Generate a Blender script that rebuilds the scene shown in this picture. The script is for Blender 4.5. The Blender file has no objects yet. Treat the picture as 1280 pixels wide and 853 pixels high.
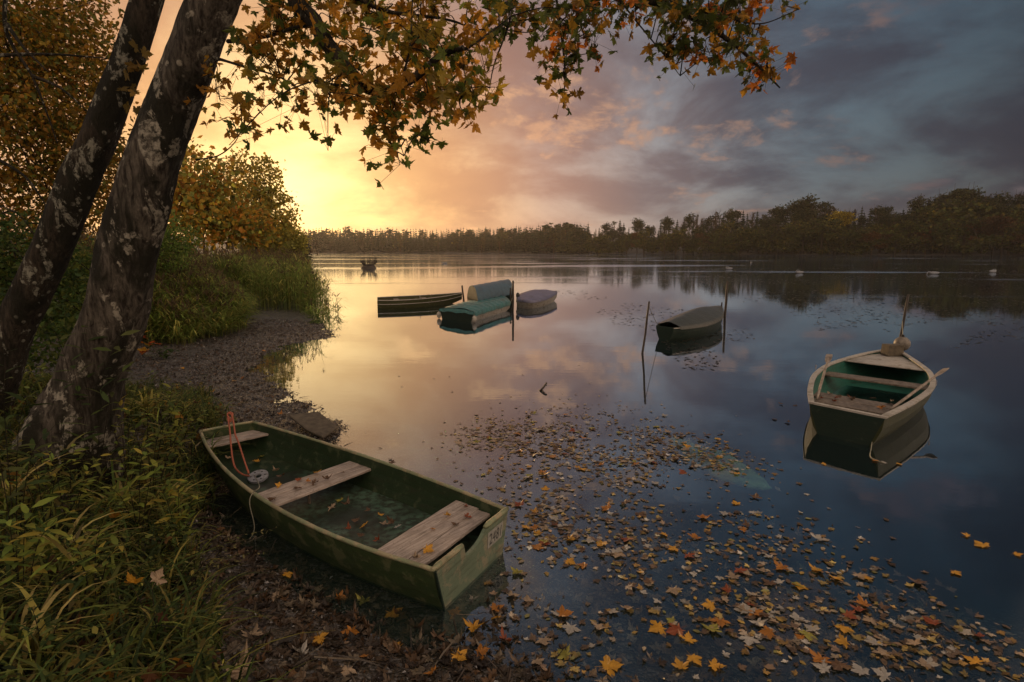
import bpy, math, random
import numpy as np
R = math.radians
rnd = random.Random(7)
nr = np.random.default_rng(11)
scene = bpy.context.scene
COL = scene.collection

# ------------------------------------------------------------------ camera
EYE = 3.0; FPX = 711.0; PITCH = R(9.15)
cam_d = bpy.data.cameras.new('camera'); cam = bpy.data.objects.new('camera', cam_d); COL.objects.link(cam)
cam.location = (0, 0, EYE); cam.rotation_euler = (math.pi/2 - PITCH, 0, 0)
cam_d.sensor_width = 36; cam_d.lens = 36*FPX/1280; cam_d.clip_start = .05; cam_d.clip_end = 5000
scene.camera = cam

# ------------------------------------------------------------------ node helpers
class NT:
    def __init__(s, tree):
        s.t = tree; tree.nodes.clear()
    def n(s, typ, ins=None, **props):
        nd = s.t.nodes.new(typ)
        for k, v in props.items(): setattr(nd, k, v)
        for k, v in (ins or {}).items():
            if isinstance(v, bpy.types.NodeSocket): s.t.links.new(v, nd.inputs[k])
            else: nd.inputs[k].default_value = v
        return nd
    def m(s, op, a, b=0.0, c=None, clamp=False):
        ins = {0: a, 1: b}
        if c is not None: ins[2] = c
        return s.n('ShaderNodeMath', ins, operation=op, use_clamp=clamp).outputs[0]
    def mix(s, f, a, b, bt='MIX'):
        nd = s.t.nodes.new('ShaderNodeMix'); nd.data_type = 'RGBA'; nd.blend_type = bt
        for i, v in ((0, f), (6, a), (7, b)):
            if isinstance(v, bpy.types.NodeSocket): s.t.links.new(v, nd.inputs[i])
            else: nd.inputs[i].default_value = v if i == 0 else (*v[:3], 1)
        return nd.outputs[2]
    def ramp(s, f, stops, interp='LINEAR'):
        nd = s.n('ShaderNodeValToRGB', {0: f}); cr = nd.color_ramp; cr.interpolation = interp
        while len(cr.elements) < len(stops): cr.elements.new(.5)
        for e, (p, c) in zip(cr.elements, stops):
            e.position = p; e.color = (*c, 1) if hasattr(c, '__len__') else (c, c, c, 1)
        return nd.outputs[0]
    def noise(s, vec, scale, detail=4, rough=.55, dist=0):
        return s.n('ShaderNodeTexNoise', {'Vector': vec, 'Scale': scale, 'Detail': detail, 'Roughness': rough, 'Distortion': dist}).outputs[0]
    def sep(s, v):
        return s.n('ShaderNodeSeparateXYZ', {0: v}).outputs
    def comb(s, x, y, z):
        return s.n('ShaderNodeCombineXYZ', {0: x, 1: y, 2: z}).outputs[0]
    def mapping(s, v, scale=(1, 1, 1), rot=(0, 0, 0)):
        return s.n('ShaderNodeMapping', {'Vector': v, 'Scale': scale, 'Rotation': rot}).outputs[0]

# ------------------------------------------------------------------ sky and sun
SUN_AZ = R(-21.6); SUN_EL = R(4.3)
SD = (math.sin(SUN_AZ)*math.cos(SUN_EL), math.cos(SUN_AZ)*math.cos(SUN_EL), math.sin(SUN_EL))
world = bpy.data.worlds.new('World'); scene.world = world; world.use_nodes = True
w = NT(world.node_tree)
dirv = w.n('ShaderNodeTexCoord').outputs['Generated']
sky = w.n('ShaderNodeTexSky', sky_type='NISHITA', sun_disc=False, sun_elevation=SUN_EL, sun_rotation=SUN_AZ, dust_density=2.0)
dx, dy, dz = w.sep(dirv)
dot = w.n('ShaderNodeVectorMath', {0: dirv, 1: SD}, operation='DOT_PRODUCT').outputs['Value']
ang = w.m('DIVIDE', w.m('ARCCOSINE', dot), math.pi)          # 0 at the sun, 1 opposite
elev = w.m('MAXIMUM', dz, 0.0)
den = w.m('ADD', elev, 0.34)
cp = w.comb(w.m('DIVIDE', dx, den), w.m('DIVIDE', dy, den), 0.0)
cpw = w.mapping(cp, (1, 1, 1), (0, 0, R(20)))
n1 = w.noise(cpw, 1.75, 9, .60, .3)
n2 = w.noise(w.n('ShaderNodeVectorMath', {0: cpw, 1: (3.1, 7.7, 2.0)}).outputs[0], 4.2, 7, .6, .2)
n3 = w.noise(w.n('ShaderNodeVectorMath', {0: cpw, 1: (11.3, 1.2, 5.0)}).outputs[0], 1.0, 5, .55, .2)
d = 1/180.
gap = w.ramp(ang, [(0, (1.25, .84, .36)), (6*d, (1.05, .66, .27)), (15*d, (.74, .42, .20)), (25*d, (.45, .31, .27)), (36*d, (.22, .225, .25)), (48*d, (.070, .108, .145)), (66*d, (.023, .040, .056)), (92*d, (.92, .62, .44)), (1, (1.5, 1.0, .70))])  # last stops brighten the unseen sky behind the camera, added as foreground fill
cloud = w.ramp(ang, [(0, (1.15, .72, .29)), (6*d, (.92, .52, .19)), (15*d, (.60, .30, .14)), (24*d, (.37, .20, .145)), (34*d, (.155, .118, .122)), (44*d, (.052, .056, .074)), (66*d, (.019, .024, .036)), (92*d, (.78, .53, .38)), (1, (1.25, .86, .60))])  # clouds behind the camera brightened alike, to fill the foreground
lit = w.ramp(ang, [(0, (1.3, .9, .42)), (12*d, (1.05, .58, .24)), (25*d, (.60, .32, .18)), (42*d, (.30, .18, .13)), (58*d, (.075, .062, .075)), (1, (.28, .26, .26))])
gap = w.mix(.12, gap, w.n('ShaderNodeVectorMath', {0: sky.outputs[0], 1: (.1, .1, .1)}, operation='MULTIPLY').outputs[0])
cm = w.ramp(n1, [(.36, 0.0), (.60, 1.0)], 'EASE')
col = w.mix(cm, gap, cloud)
# the thick dark bank in the clouds, and the small sunlit puffs on their edges
thick = w.m('MULTIPLY', w.ramp(n3, [(.48, 0.0), (.66, 1.0)], 'EASE'), .45)
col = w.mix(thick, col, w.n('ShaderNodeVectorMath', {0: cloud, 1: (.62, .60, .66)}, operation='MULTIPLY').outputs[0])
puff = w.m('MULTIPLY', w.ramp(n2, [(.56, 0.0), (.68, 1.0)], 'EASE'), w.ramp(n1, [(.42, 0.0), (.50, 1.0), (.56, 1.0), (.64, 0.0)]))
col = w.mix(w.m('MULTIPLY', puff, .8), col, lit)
glow = w.ramp(ang, [(0, (.35, .27, .14)), (4*d, (.16, .11, .05)), (12*d, (.03, .015, .005)), (24*d, (0, 0, 0)), (1, (0, 0, 0))])
col = w.mix(1.0, col, glow, 'ADD')
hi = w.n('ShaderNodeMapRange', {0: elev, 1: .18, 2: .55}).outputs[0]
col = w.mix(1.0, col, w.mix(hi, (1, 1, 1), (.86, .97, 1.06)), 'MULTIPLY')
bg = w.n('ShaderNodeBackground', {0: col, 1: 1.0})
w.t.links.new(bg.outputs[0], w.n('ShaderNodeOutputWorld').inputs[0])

sun_d = bpy.data.lights.new('sun', 'SUN'); sun = bpy.data.objects.new('sun', sun_d); COL.objects.link(sun)
sun_d.energy = 2.0; sun_d.angle = R(2); sun_d.color = (1.0, .62, .30)
sun.rotation_euler = (math.pi/2 - SUN_EL, 0, math.pi - SUN_AZ)
vs = scene.view_settings
scene.display_settings.display_device = 'sRGB'
vs.view_transform = 'Standard'; vs.look = 'None'; vs.exposure = 0.36; vs.gamma = 1.0; vs.use_curve_mapping = False
cy = scene.cycles
cy.max_bounces = 7; cy.transparent_max_bounces = 8; cy.volume_bounces = 1; cy.caustics_reflective = False; cy.caustics_refractive = False
cy.use_denoising = True

# ------------------------------------------------------------------ pixel -> world helpers (photo is 1280 wide)
cp_, sp_ = math.cos(PITCH), math.sin(PITCH)
def ray(px, py):
    a = (px-640)/FPX; b = (426.5-py)/FPX
    return np.array([a, cp_+b*sp_, -sp_+b*cp_])
def P(px, py, z=0.0):
    r = ray(px, py); return np.array([0, 0, EYE]) + r*((z-EYE)/r[2])
def at(px, py, Y):
    r = ray(px, py); return np.array([0, 0, EYE]) + r*(Y/r[1])
def topix(v):
    x, y, z = v[0], v[1], v[2]-EYE
    dd = y*cp_ - z*sp_; u = y*sp_ + z*cp_
    return 640+FPX*x/dd, 426.5-FPX*u/dd

# ------------------------------------------------------------------ mesh helpers
def tag(o, label=None, cat=None, group=None, kind=None):
    for k, v in (('label', label), ('category', cat), ('group', group), ('kind', kind)):
        if v: o[k] = v
    return o
def empty(name, loc, label=None, cat=None, group=None):
    o = bpy.data.objects.new(name, None); o.location = tuple(loc); COL.objects.link(o)
    return tag(o, label, cat, group)
class MB:
    def __init__(s): s.V = []; s.Q = []; s.T = []; s.N = []; s.C = []; s.n = 0
    def add(s, V, F, tint=(1, 1, 1)):
        V = np.asarray(V, float)
        if isinstance(F, np.ndarray):
            (s.Q if F.shape[1] == 4 else s.T).append(F + s.n)
        else:
            q = [f for f in F if len(f) == 4]; t = [f for f in F if len(f) == 3]
            if q: s.Q.append(np.array(q)+s.n)
            if t: s.T.append(np.array(t)+s.n)
            s.N += [tuple(i+s.n for i in f) for f in F if len(f) > 4]
        s.V.append(V)
        c = np.asarray(tint, float)
        s.C.append(np.broadcast_to(c, (len(V), 3)) if c.ndim == 1 else c)
        s.n += len(V); return s
    def mesh(s, name, mat, origin=(0, 0, 0), smooth=False):
        V = np.concatenate(s.V) - np.asarray(origin, float)
        Q = np.concatenate(s.Q) if s.Q else np.zeros((0, 4), int)
        T = np.concatenate(s.T) if s.T else np.zeros((0, 3), int)
        loops = np.concatenate([Q.ravel(), T.ravel()] + [np.array(f) for f in s.N]) if s.n else []
        tot = np.concatenate([np.full(len(Q), 4), np.full(len(T), 3), np.array([len(f) for f in s.N], int)]).astype(int)
        me = bpy.data.meshes.new(name)
        me.vertices.add(len(V)); me.vertices.foreach_set('co', V.astype(np.float32).ravel())
        me.loops.add(len(loops)); me.loops.foreach_set('vertex_index', np.asarray(loops, np.int32))
        me.polygons.add(len(tot)); st = np.concatenate([[0], np.cumsum(tot)[:-1]]).astype(np.int32)
        me.polygons.foreach_set('loop_start', st)
        try: me.polygons.foreach_set('loop_total', tot.astype(np.int32))
        except Exception: pass
        me.polygons.foreach_set('use_smooth', np.full(len(tot), smooth))
        C = np.concatenate(s.C); a = me.color_attributes.new('tint', 'FLOAT_COLOR', 'POINT')
        a.data.foreach_set('color', np.concatenate([C, np.ones((len(C), 1))], 1).astype(np.float32).ravel())
        me.update(calc_edges=True); me.validate()
        me.materials.append(mat); return me
    def build(s, name, mat, parent=None, origin=None, smooth=False):
        if parent is not None:
            r = parent; o3 = np.zeros(3)
            while r is not None: o3 += np.array(r.location); r = r.parent
            me = s.mesh(name, mat, o3, smooth)
            o = bpy.data.objects.new(name, me); o.parent = parent
        else:
            origin = (0, 0, 0) if origin is None else origin
            me = s.mesh(name, mat, origin, smooth)
            o = bpy.data.objects.new(name, me); o.location = tuple(origin)
        COL.objects.link(o); return o
def unit(v): v = np.asarray(v, float); return v/(np.linalg.norm(v)+1e-12)
def tube(pts, rad, n=8, cap=True, rough=0.0, seed=0):
    pts = np.asarray(pts, float); k = len(pts); rad = np.broadcast_to(np.asarray(rad, float), (k,))
    tan = np.gradient(pts, axis=0); V = []
    up = np.array([0, 0, 1.0]); t0 = unit(tan[0])
    if abs(t0 @ up) > .9: up = np.array([0, 1.0, 0])
    u = unit(np.cross(t0, up)); g = np.random.default_rng(seed)
    for i in range(k):
        t = unit(tan[i]); u = unit(u - t*(u@t)); v = np.cross(t, u)
        a = np.linspace(0, 2*math.pi, n, endpoint=False)
        r = rad[i]*(1 + rough*g.normal(size=n)) if rough else rad[i]*np.ones(n)
        V.append(pts[i] + np.outer(np.cos(a)*r, u) + np.outer(np.sin(a)*r, v))
    V = np.concatenate(V); i = np.arange(k-1)[:, None]*n; j = np.arange(n)[None]; j2 = (j+1) % n
    Q = np.stack([i+j, i+j2, i+n+j2, i+n+j], -1).reshape(-1, 4)
    F = [tuple(q) for q in Q]
    if cap: F += [tuple(range(n-1, -1, -1)), tuple(range((k-1)*n, k*n))]
    return V, F
def catmull(pts, m=6):
    p = np.asarray(pts, float); p = np.vstack([2*p[0]-p[1], p, 2*p[-1]-p[-2]]); out = []
    for i in range(1, len(p)-2):
        for t in np.arange(m)/m:
            out.append(.5*((2*p[i]) + (-p[i-1]+p[i+1])*t + (2*p[i-1]-5*p[i]+4*p[i+1]-p[i+2])*t*t + (-p[i-1]+3*p[i]-3*p[i+1]+p[i+2])*t**3))
    out.append(p[-2]); return np.array(out)
def slab8(c):  # 8 corners: bottom 4 then top 4 (same order)
    return np.array(c, float), [(3, 2, 1, 0), (4, 5, 6, 7), (0, 1, 5, 4), (1, 2, 6, 5), (2, 3, 7, 6), (3, 0, 4, 7)]
def plank(a, b, wv, th, seg=8, jitter=.002, seed=0):
    """A board from a to b, width vector wv (from the a-b edge), thickness th, edges slightly rounded and uneven."""
    a = np.asarray(a, float); b = np.asarray(b, float); wv = np.asarray(wv, float); g = np.random.default_rng(seed)
    up = unit(np.cross(b-a, wv)); up = up if up[2] > 0 else -up
    wl = np.linalg.norm(wv); wu = wv/wl; e = min(.006, th*.3)
    prof = [(e, 0), (wl-e, 0), (wl, e), (wl, th-e), (wl-e, th), (e, th), (0, th-e), (0, e)]
    V = []
    for i in range(seg+1):
        c = a + (b-a)*i/seg
        for (x, z) in prof: V.append(c + wu*(x+g.normal()*jitter) + up*(z-th+g.normal()*jitter*.6))
    F = []
    for i in range(seg):
        for j in range(8): F.append((i*8+j, i*8+(j+1) % 8, i*8+8+(j+1) % 8, i*8+8+j))
    F += [tuple(range(7, -1, -1)), tuple(seg*8+j for j in range(8))]
    return np.array(V), F
def sphere(c, r, nu=16, nv=10):
    c = np.asarray(c, float); r = np.broadcast_to(np.asarray(r, float), (3,)); V = []
    for i in range(nv+1):
        th = math.pi*(i+.001)/(nv+.002)
        for j in range(nu):
            ph = 2*math.pi*j/nu; V.append(c + r*np.array([math.sin(th)*math.cos(ph), math.sin(th)*math.sin(ph), math.cos(th)]))
    F = [(i*nu+j, (i+1)*nu+j, (i+1)*nu+(j+1) % nu, i*nu+(j+1) % nu) for i in range(nv) for j in range(nu)]
    F += [tuple(range(nu)), tuple(range(nv*nu+nu-1, nv*nu-1, -1))]
    return np.array(V), F
def rotmats(n, flat=None, g=nr, tilt=.5):
    """n rotation matrices. flat: normals near +Z with tilt spread; None: any direction."""
    if flat is None:
        q = g.normal(size=(n, 4)); q /= np.linalg.norm(q, axis=1)[:, None]
        a, b, c, d_ = q.T
        return np.stack([np.stack([1-2*(c*c+d_*d_), 2*(b*c-a*d_), 2*(b*d_+a*c)], -1), np.stack([2*(b*c+a*d_), 1-2*(b*b+d_*d_), 2*(c*d_-a*b)], -1), np.stack([2*(b*d_-a*c), 2*(c*d_+a*b), 1-2*(b*b+c*c)], -1)], 1)
    z = g.uniform(0, 2*math.pi, n); tx = g.normal(size=n)*tilt; ty = g.normal(size=n)*tilt
    out = np.zeros((n, 3, 3))
    for i in range(n):
        cz, sz = math.cos(z[i]), math.sin(z[i]); cx, sx = math.cos(tx[i]), math.sin(tx[i]); c2, s2 = math.cos(ty[i]), math.sin(ty[i])
        out[i] = np.array([[1, 0, 0], [0, cx, -sx], [0, sx, cx]]) @ np.array([[c2, 0, s2], [0, 1, 0], [-s2, 0, c2]]) @ np.array([[cz, -sz, 0], [sz, cz, 0], [0, 0, 1]])
    return out
def scatter(mb, TV, TF, pos, rot, scale, tint):
    n = len(pos)
    if n == 0: return
    TV = np.asarray(TV, float); TF = np.asarray(TF)
    scale = np.asarray(scale, float); scale = scale[:, None, None] if scale.ndim == 1 else scale
    V = np.einsum('nij,kj->nki', rot, TV)*scale + np.asarray(pos)[:, None, :]
    F = (TF[None] + (np.arange(n)*len(TV))[:, None, None]).reshape(-1, TF.shape[1])
    C = np.repeat(np.asarray(tint, float), len(TV), axis=0)
    mb.add(V.reshape(-1, 3), F, C)
def palette(n, cols, g=nr, var=.25):
    cols = np.asarray(cols, float); c = cols[g.integers(0, len(cols), n)]
    return np.clip(c*np.exp(g.normal(size=(n, 1))*var), 0.002, .9)

# ------------------------------------------------------------------ materials
def material(name):
    m = bpy.data.materials.new(name); m.use_nodes = True; return m, NT(m.node_tree)
def finish(m, t, surf, disp=None, vol=None):
    o = t.n('ShaderNodeOutputMaterial')
    if surf is not None: t.t.links.new(surf, o.inputs[0])
    if vol is not None: t.t.links.new(vol, o.inputs[1])
    return m
def pri(t, col, rough=.6, bump=None, bs=.3, bd=.01, spec=.5, metal=0.0):
    nd = t.n('ShaderNodeBsdfPrincipled')
    for k, v in (('Base Color', col), ('Roughness', rough), ('Specular IOR Level', spec), ('Metallic', metal)):
        if isinstance(v, bpy.types.NodeSocket): t.t.links.new(v, nd.inputs[k])
        else: nd.inputs[k].default_value = (*v, 1) if hasattr(v, '__len__') else v
    if bump is not None:
        b = t.n('ShaderNodeBump', {'Height': bump, 'Strength': bs, 'Distance': bd})
        t.t.links.new(b.outputs[0], nd.inputs['Normal'])
    return nd.outputs[0]
def obj_co(t): return t.n('ShaderNodeTexCoord').outputs['Object']
def geo_co(t): return t.n('ShaderNodeNewGeometry').outputs['Position']
def leafmat(name, trans=.45, rough=.5, vein=True, spot=.35):
    m, t = material(name); c = t.n('ShaderNodeVertexColor', layer_name='tint').outputs[0]; co = obj_co(t)
    n = t.noise(co, 35, 4, .6); c2 = t.mix(t.ramp(n, [(.45, 0.0), (.68, spot)]), c, (.035, .018, .008))
    n2 = t.noise(co, 9, 2, .5); c2 = t.mix(t.m('MULTIPLY', n2, .35), c2, (.0, .0, .0), 'MIX')
    p = pri(t, c2, rough, n, .4, .004, .35)
    tr = t.n('ShaderNodeBsdfTranslucent', {0: c2}).outputs[0]
    return finish(m, t, t.n('ShaderNodeMixShader', {0: trans, 1: p, 2: tr}).outputs[0])
M = {}
M['leaf'] = leafmat('maple leaf', .6, .45, spot=.2)
M['fallen'] = leafmat('fallen leaf', .12, .42, spot=.5)
M['foliage'] = leafmat('foliage', .55, .6, spot=.1)
M['grass'] = leafmat('grass blade', .5, .62, spot=.1)

def bark(name, base, dark, lichen, amount, sc=1.0):
    m, t = material(name); co = obj_co(t)
    st = t.mapping(co, (10*sc, 10*sc, 1.8*sc))
    n = t.noise(st, 2.4, 9, .66, .5); n2 = t.noise(t.mapping(co, (1, 1, .55)), 4.2*sc, 7, .68, .5); n3 = t.noise(co, 16*sc, 6, .72, .2); n4 = t.noise(t.mapping(co, (1, 1, .5)), 2.1*sc, 6, .62, .4)
    vo = t.n('ShaderNodeTexVoronoi', {'Vector': co, 'Scale': 7.5*sc, 'Randomness': 1.0})
    c = t.mix(t.ramp(n, [(.38, 0.0), (.62, 1.0)]), dark, base)
    c = t.mix(t.ramp(n4, [(.44, 0.0), (.54, .92)]), c, (.010, .010, .005))
    spots = t.m('MULTIPLY', t.ramp(vo.outputs['Distance'], [(.16, 1.0), (.24, 0.0)]), t.ramp(t.sep(vo.outputs['Color'])[0], [(.55, 0.0), (.6, 1.0)]))
    l = t.m('MAXIMUM', spots, t.ramp(n2, [(.575-amount, 0.0), (.60-amount, 1.0)]))
    l = t.m('MULTIPLY', l, t.ramp(n3, [(.42, .1), (.52, 1.0)]))
    c = t.mix(l, c, t.mix(n3, tuple(v*.55 for v in lichen), lichen))
    h = t.m('ADD', t.m('MULTIPLY', n, 1.2), t.m('ADD', t.m('MULTIPLY', n3, .5), t.m('MULTIPLY', l, .15)))
    return finish(m, t, pri(t, c, .85, h, 1.0, .05, .25))
M['bark'] = bark('bark', (.125, .112, .09), (.016, .012, .009), (.40, .38, .31), .022)
M['bark_dark'] = bark('dark bark', (.06, .048, .034), (.012, .010, .007), (.32, .32, .26), .0, 1.3)
M['twig'] = bark('twig', (.05, .035, .022), (.015, .011, .008), (.12, .11, .09), -.06)

def paint(name, base, worn, wear=.5, rough=.5, stain=(.03, .03, .018), sc=1.0):
    m, t = material(name); co = obj_co(t)
    n = t.noise(co, 6*sc, 7, .65, .3); n2 = t.noise(t.mapping(co, (2, 2, 14)), 1.6*sc, 5, .6); n3 = t.noise(co, 45*sc, 4, .6)
    c = t.mix(t.ramp(n, [(.3, .7), (.62, 1.0)]), tuple(v*.55 for v in base), base)
    c = t.mix(t.ramp(n, [(.66-wear*.2, 0.0), (.74-wear*.2, .8)]), c, worn)
    c = t.mix(t.ramp(n2, [(.5, 0.0), (.75, .7)]), c, stain)
    c = t.mix(t.m('MULTIPLY', t.ramp(n3, [(.58, 0.0), (.66, 1.0)]), .45), c, tuple(v*.4 for v in base))
    r = t.m('ADD', t.m('MULTIPLY', n, .3), rough-.12)
    return finish(m, t, pri(t, c, r, t.m('ADD', n3, n), .45, .008, .25))
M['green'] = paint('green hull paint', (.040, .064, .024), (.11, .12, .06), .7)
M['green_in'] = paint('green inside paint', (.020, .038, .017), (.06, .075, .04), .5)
M['green_pale'] = paint('weathered pale green paint', (.15, .20, .135), (.26, .235, .16), .8, .6, (.05, .045, .03))
M['rail'] = paint('worn rail paint', (.24, .27, .16), (.36, .30, .19), .9, .55, (.10, .085, .05))
M['teal_in'] = paint('sea green inside paint', (.022, .115, .085), (.05, .10, .075), .3)
M['whitish'] = paint('weathered pale paint', (.42, .40, .36), (.22, .19, .14), .6, .6, (.10, .09, .06))
M['dkgreen'] = paint('dark green paint', (.012, .026, .018), (.05, .06, .045), .4)
M['olive'] = paint('olive hull paint', (.048, .052, .018), (.11, .10, .06), .4)
M['metal'] = paint('grey metal', (.30, .31, .34), (.16, .13, .10), .3, .4, (.07, .06, .05), 3)

def wood(name, base, dark, axis=(1, 14, 14), sc=1.0, rot=0.0):
    m, t = material(name); co = t.mapping(t.mapping(obj_co(t), (1, 1, 1), (0, 0, rot)), axis)
    n = t.noise(co, 3*sc, 8, .6, .5); n2 = t.noise(obj_co(t), 5, 5, .6); n3 = t.noise(obj_co(t), 38, 3, .6)
    c = t.mix(t.ramp(n, [(.3, 0.0), (.62, 1.0)]), dark, base)
    c = t.mix(t.ramp(n2, [(.46, 0.0), (.72, .75)]), c, tuple(v*.33 for v in base))
    c = t.mix(t.ramp(n3, [(.6, 0.0), (.7, .5)]), c, (.03, .024, .02))
    return finish(m, t, pri(t, c, .6, n, .5, .006, .4))
BOAT_ANG = math.atan2(.623, -.782)
M['plank'] = wood('weathered grey plank', (.47, .40, .345), (.20, .16, .13), (1.0, 14, 14), 1, -(BOAT_ANG-math.pi/2))
M['wood'] = wood('weathered wood', (.22, .18, .14), (.09, .07, .05), (6, 6, 6))
M['oar'] = wood('oar wood', (.33, .28, .23), (.15, .12, .09), (4, 4, 4))
M['stake'] = wood('stake wood', (.045, .035, .026), (.02, .016, .012), (12, 12, 1))

def cloth(name, base, fold=(2, 9, 9), dirt=(.05, .045, .035), rough=.45):
    m, t = material(name); co = obj_co(t)
    n = t.noise(t.mapping(co, fold), .9, 5, .5, .8); n2 = t.noise(co, 2.3, 6, .6)
    c = t.mix(t.ramp(n2, [(.45, 0.0), (.75, .7)]), base, dirt)
    c = t.mix(t.ramp(n, [(.4, .35), (.6, 0.0)]), c, tuple(v*.5 for v in base))
    return finish(m, t, pri(t, c, rough, n, .8, .05, .5))
M['tarp_teal'] = cloth('teal tarpaulin', (.05, .17, .165))
M['tarp_blue'] = cloth('slate blue tarpaulin', (.07, .125, .16))
M['tarp_grey'] = cloth('dark grey green tarpaulin', (.055, .062, .052), (3, 3, 3))
M['tarp_violet'] = cloth('violet tarpaulin', (.14, .14, .22))

def plain(name, col, rough=.7, sc=20, var=.4):
    m, t = material(name); n = t.noise(obj_co(t), sc, 5, .6)
    c = t.mix(t.ramp(n, [(.35, var), (.65, 0.0)]), col, tuple(v*.3 for v in col))
    return finish(m, t, pri(t, c, rough, n, .4, .01, .4))
M['rope_orange'] = plain('faded orange rope', (.42, .13, .075), .8, 90)
M['cord'] = plain('grey cord', (.30, .29, .22), .8, 90)
M['white'] = plain('white feathers', (.20, .22, .25), .7, 30, .15)
M['buoy'] = plain('scuffed buoy', (.21, .185, .15), .5, 14, .8)
M['rubber'] = plain('black rubber', (.02, .02, .02), .5)
M['plate'] = plain('white number plate', (.36, .36, .32), .5, 25, .5)
M['ink'] = plain('faded black lettering', (.05, .05, .05), .6)
M['stone'] = plain('mossy stone', (.12, .10, .07), .8, 8, .7)
m_, t_ = material('far foliage'); c_ = t_.n('ShaderNodeVertexColor', layer_name='tint').outputs[0]
oi = t_.n('ShaderNodeObjectInfo').outputs['Random']
c_ = t_.mix(1.0, c_, t_.ramp(oi, [(0, (.7, .7, .7)), (.5, (1, 1, .9)), (1, (1.35, 1.2, .9))]), 'MULTIPLY')
M['far'] = finish(m_, t_, t_.n('ShaderNodeMixShader', {0: .2, 1: pri(t_, c_, .8, spec=.1), 2: t_.n('ShaderNodeBsdfTranslucent', {0: c_}).outputs[0]}).outputs[0])

# ------------------------------------------------------------------ shoreline and terrain
SHORE = [(30, -6), (12, -.6), (6, 1.2), (3, 2.3), (.4, 3.3), (-.02, 3.9), (-.25, 4.6), (-.9, 4.75), (-1.6, 5.3), (-2.3, 6.3), (-2.8, 7.4), (-2.75, 8.5), (-2.95, 9.25), (-3.78, 10.4), (-4.83, 11.8), (-6.0, 13.3), (-6.77, 14.6), (-7.1, 16.2), (-7.2, 17.9), (-6.16, 19.5), (-7.0, 21.4), (-8.6, 24), (-12, 32), (-19, 52), (-34, 92), (-62, 175), (-130, 340), (-215, 520)]
FAR = [(-100, 512), (0, 500), (40, 450), (80, 410), (132, 355), (190, 312), (256, 276), (400, 200), (620, 150), (1500, 100), (1500, -200), (200, -60)]
LAKE = np.array(SHORE + FAR, float)
def shore_sd(x, y):
    """distance to the shoreline, positive on land"""
    x = np.asarray(x, float).ravel(); y = np.asarray(y, float).ravel()
    dm = np.full(x.shape, 1e9); ins = np.zeros(x.shape, bool); nn = len(LAKE)
    for i in range(nn):
        ax, ay = LAKE[i]; bx, by = LAKE[(i+1) % nn]
        ex, ey = bx-ax, by-ay; t = np.clip(((x-ax)*ex+(y-ay)*ey)/(ex*ex+ey*ey), 0, 1)
        dm = np.minimum(dm, np.hypot(x-ax-t*ex, y-ay-t*ey))
        c = ((ay > y) != (by > y)) & (x < (bx-ax)*(y-ay)/((by-ay) if by != ay else 1e-9)+ax); ins ^= c
    return np.where(ins, -dm, dm)
def fbm(x, y, sc, seed=0, oct=4):
    out = 0; g = np.random.default_rng(seed); amp = 1
    for o in range(oct):
        for k in range(4):
            a = g.uniform(0, 2*math.pi); f = sc*(1.9**o)*g.uniform(.7, 1.3); ph = g.uniform(0, 6.28)
            out = out + amp*.3*np.sin((x*math.cos(a)+y*math.sin(a))*f + ph + 1.3*np.sin((x*math.sin(a*1.7)-y*math.cos(a*1.7))*f*.6+ph*2))
        amp *= .55
    return out
def sstep(a, b, v): t = np.clip((v-a)/(b-a), 0, 1); return t*t*(3-2*t)
# beached boat frame
BS_N = np.array([-.64, 4.30]); BS_F = np.array([-.05, 5.40]); BB_N = np.array([-4.33, 7.59]); BB_F = np.array([-3.79, 8.04])
BAX = unit((BB_N+BB_F)/2-(BS_N+BS_F)/2); BPR = np.array([BAX[1], -BAX[0]]); BPR = BPR if BPR[1] > 0 else -BPR  # BPR points to the lake side
BLEN = float(np.linalg.norm((BB_N+BB_F)/2-(BS_N+BS_F)/2))
def keel(s): return -.03 + .24*np.clip((s-.55)/.45, 0, 1)**1.8
def height(x, y):
    shp = np.shape(x); x = np.asarray(x, float).ravel(); y = np.asarray(y, float).ravel()
    sd = shore_sd(x, y) + .10*fbm(x, y, 2.1, 5, 3)*sstep(60, 30, np.abs(y))
    A = np.interp(sd, [0, .5, 1, 1.8, 2.6, 3.4, 6, 30], [0, .035, .10, .32, .72, 1.05, 1.35, 2.5])
    B = np.interp(sd, [0, 1, 3, 5, 8, 15, 60], [0, .05, .12, .2, .5, 1.2, 4])
    C = np.interp(sd, [0, 3, 12, 60, 200, 900], [0, .7, 1.6, 6.5, 14, 30])
    kb = sstep(8.2, 10.8, y - .25*(x+3)); kc = sstep(60, 110, y) + 0*x; kc = np.maximum(kc, sstep(60, 120, x))
    z = A*(1-kb)+B*kb; z = z*(1-kc)+C*kc
    D = np.interp(-sd, [0, .6, 2.6, 3.6, 6, 30, 200], [0, -.05, -.24, -.55, -1.6, -3.2, -5])
    z = np.where(sd > 0, z, D)
    nz = fbm(x, y, 5.0, 1, 4)*.020 + fbm(x, y, 1.3, 2, 3)*.045*sstep(.3, 2.5, sd) + fbm(x, y, .08, 3, 3)*1.3*kc*sstep(5, 60, sd)
    z = z + nz*sstep(-3, .4, sd)
    # hollow pressed by the beached boat
    rx, ry = x-(BS_N[0]+BS_F[0])/2, y-(BS_N[1]+BS_F[1])/2
    s = (rx*BAX[0]+ry*BAX[1])/BLEN; u = rx*BPR[0]+ry*BPR[1]
    inside = sstep(-.14, -.02, s)*sstep(1.12, 1.0, s)*sstep(1.35, .82, np.abs(u))
    z = np.where(inside > 0, z*(1-inside)+np.minimum(z, keel(s)-.035)*inside, z)
    return z.reshape(shp)
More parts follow.
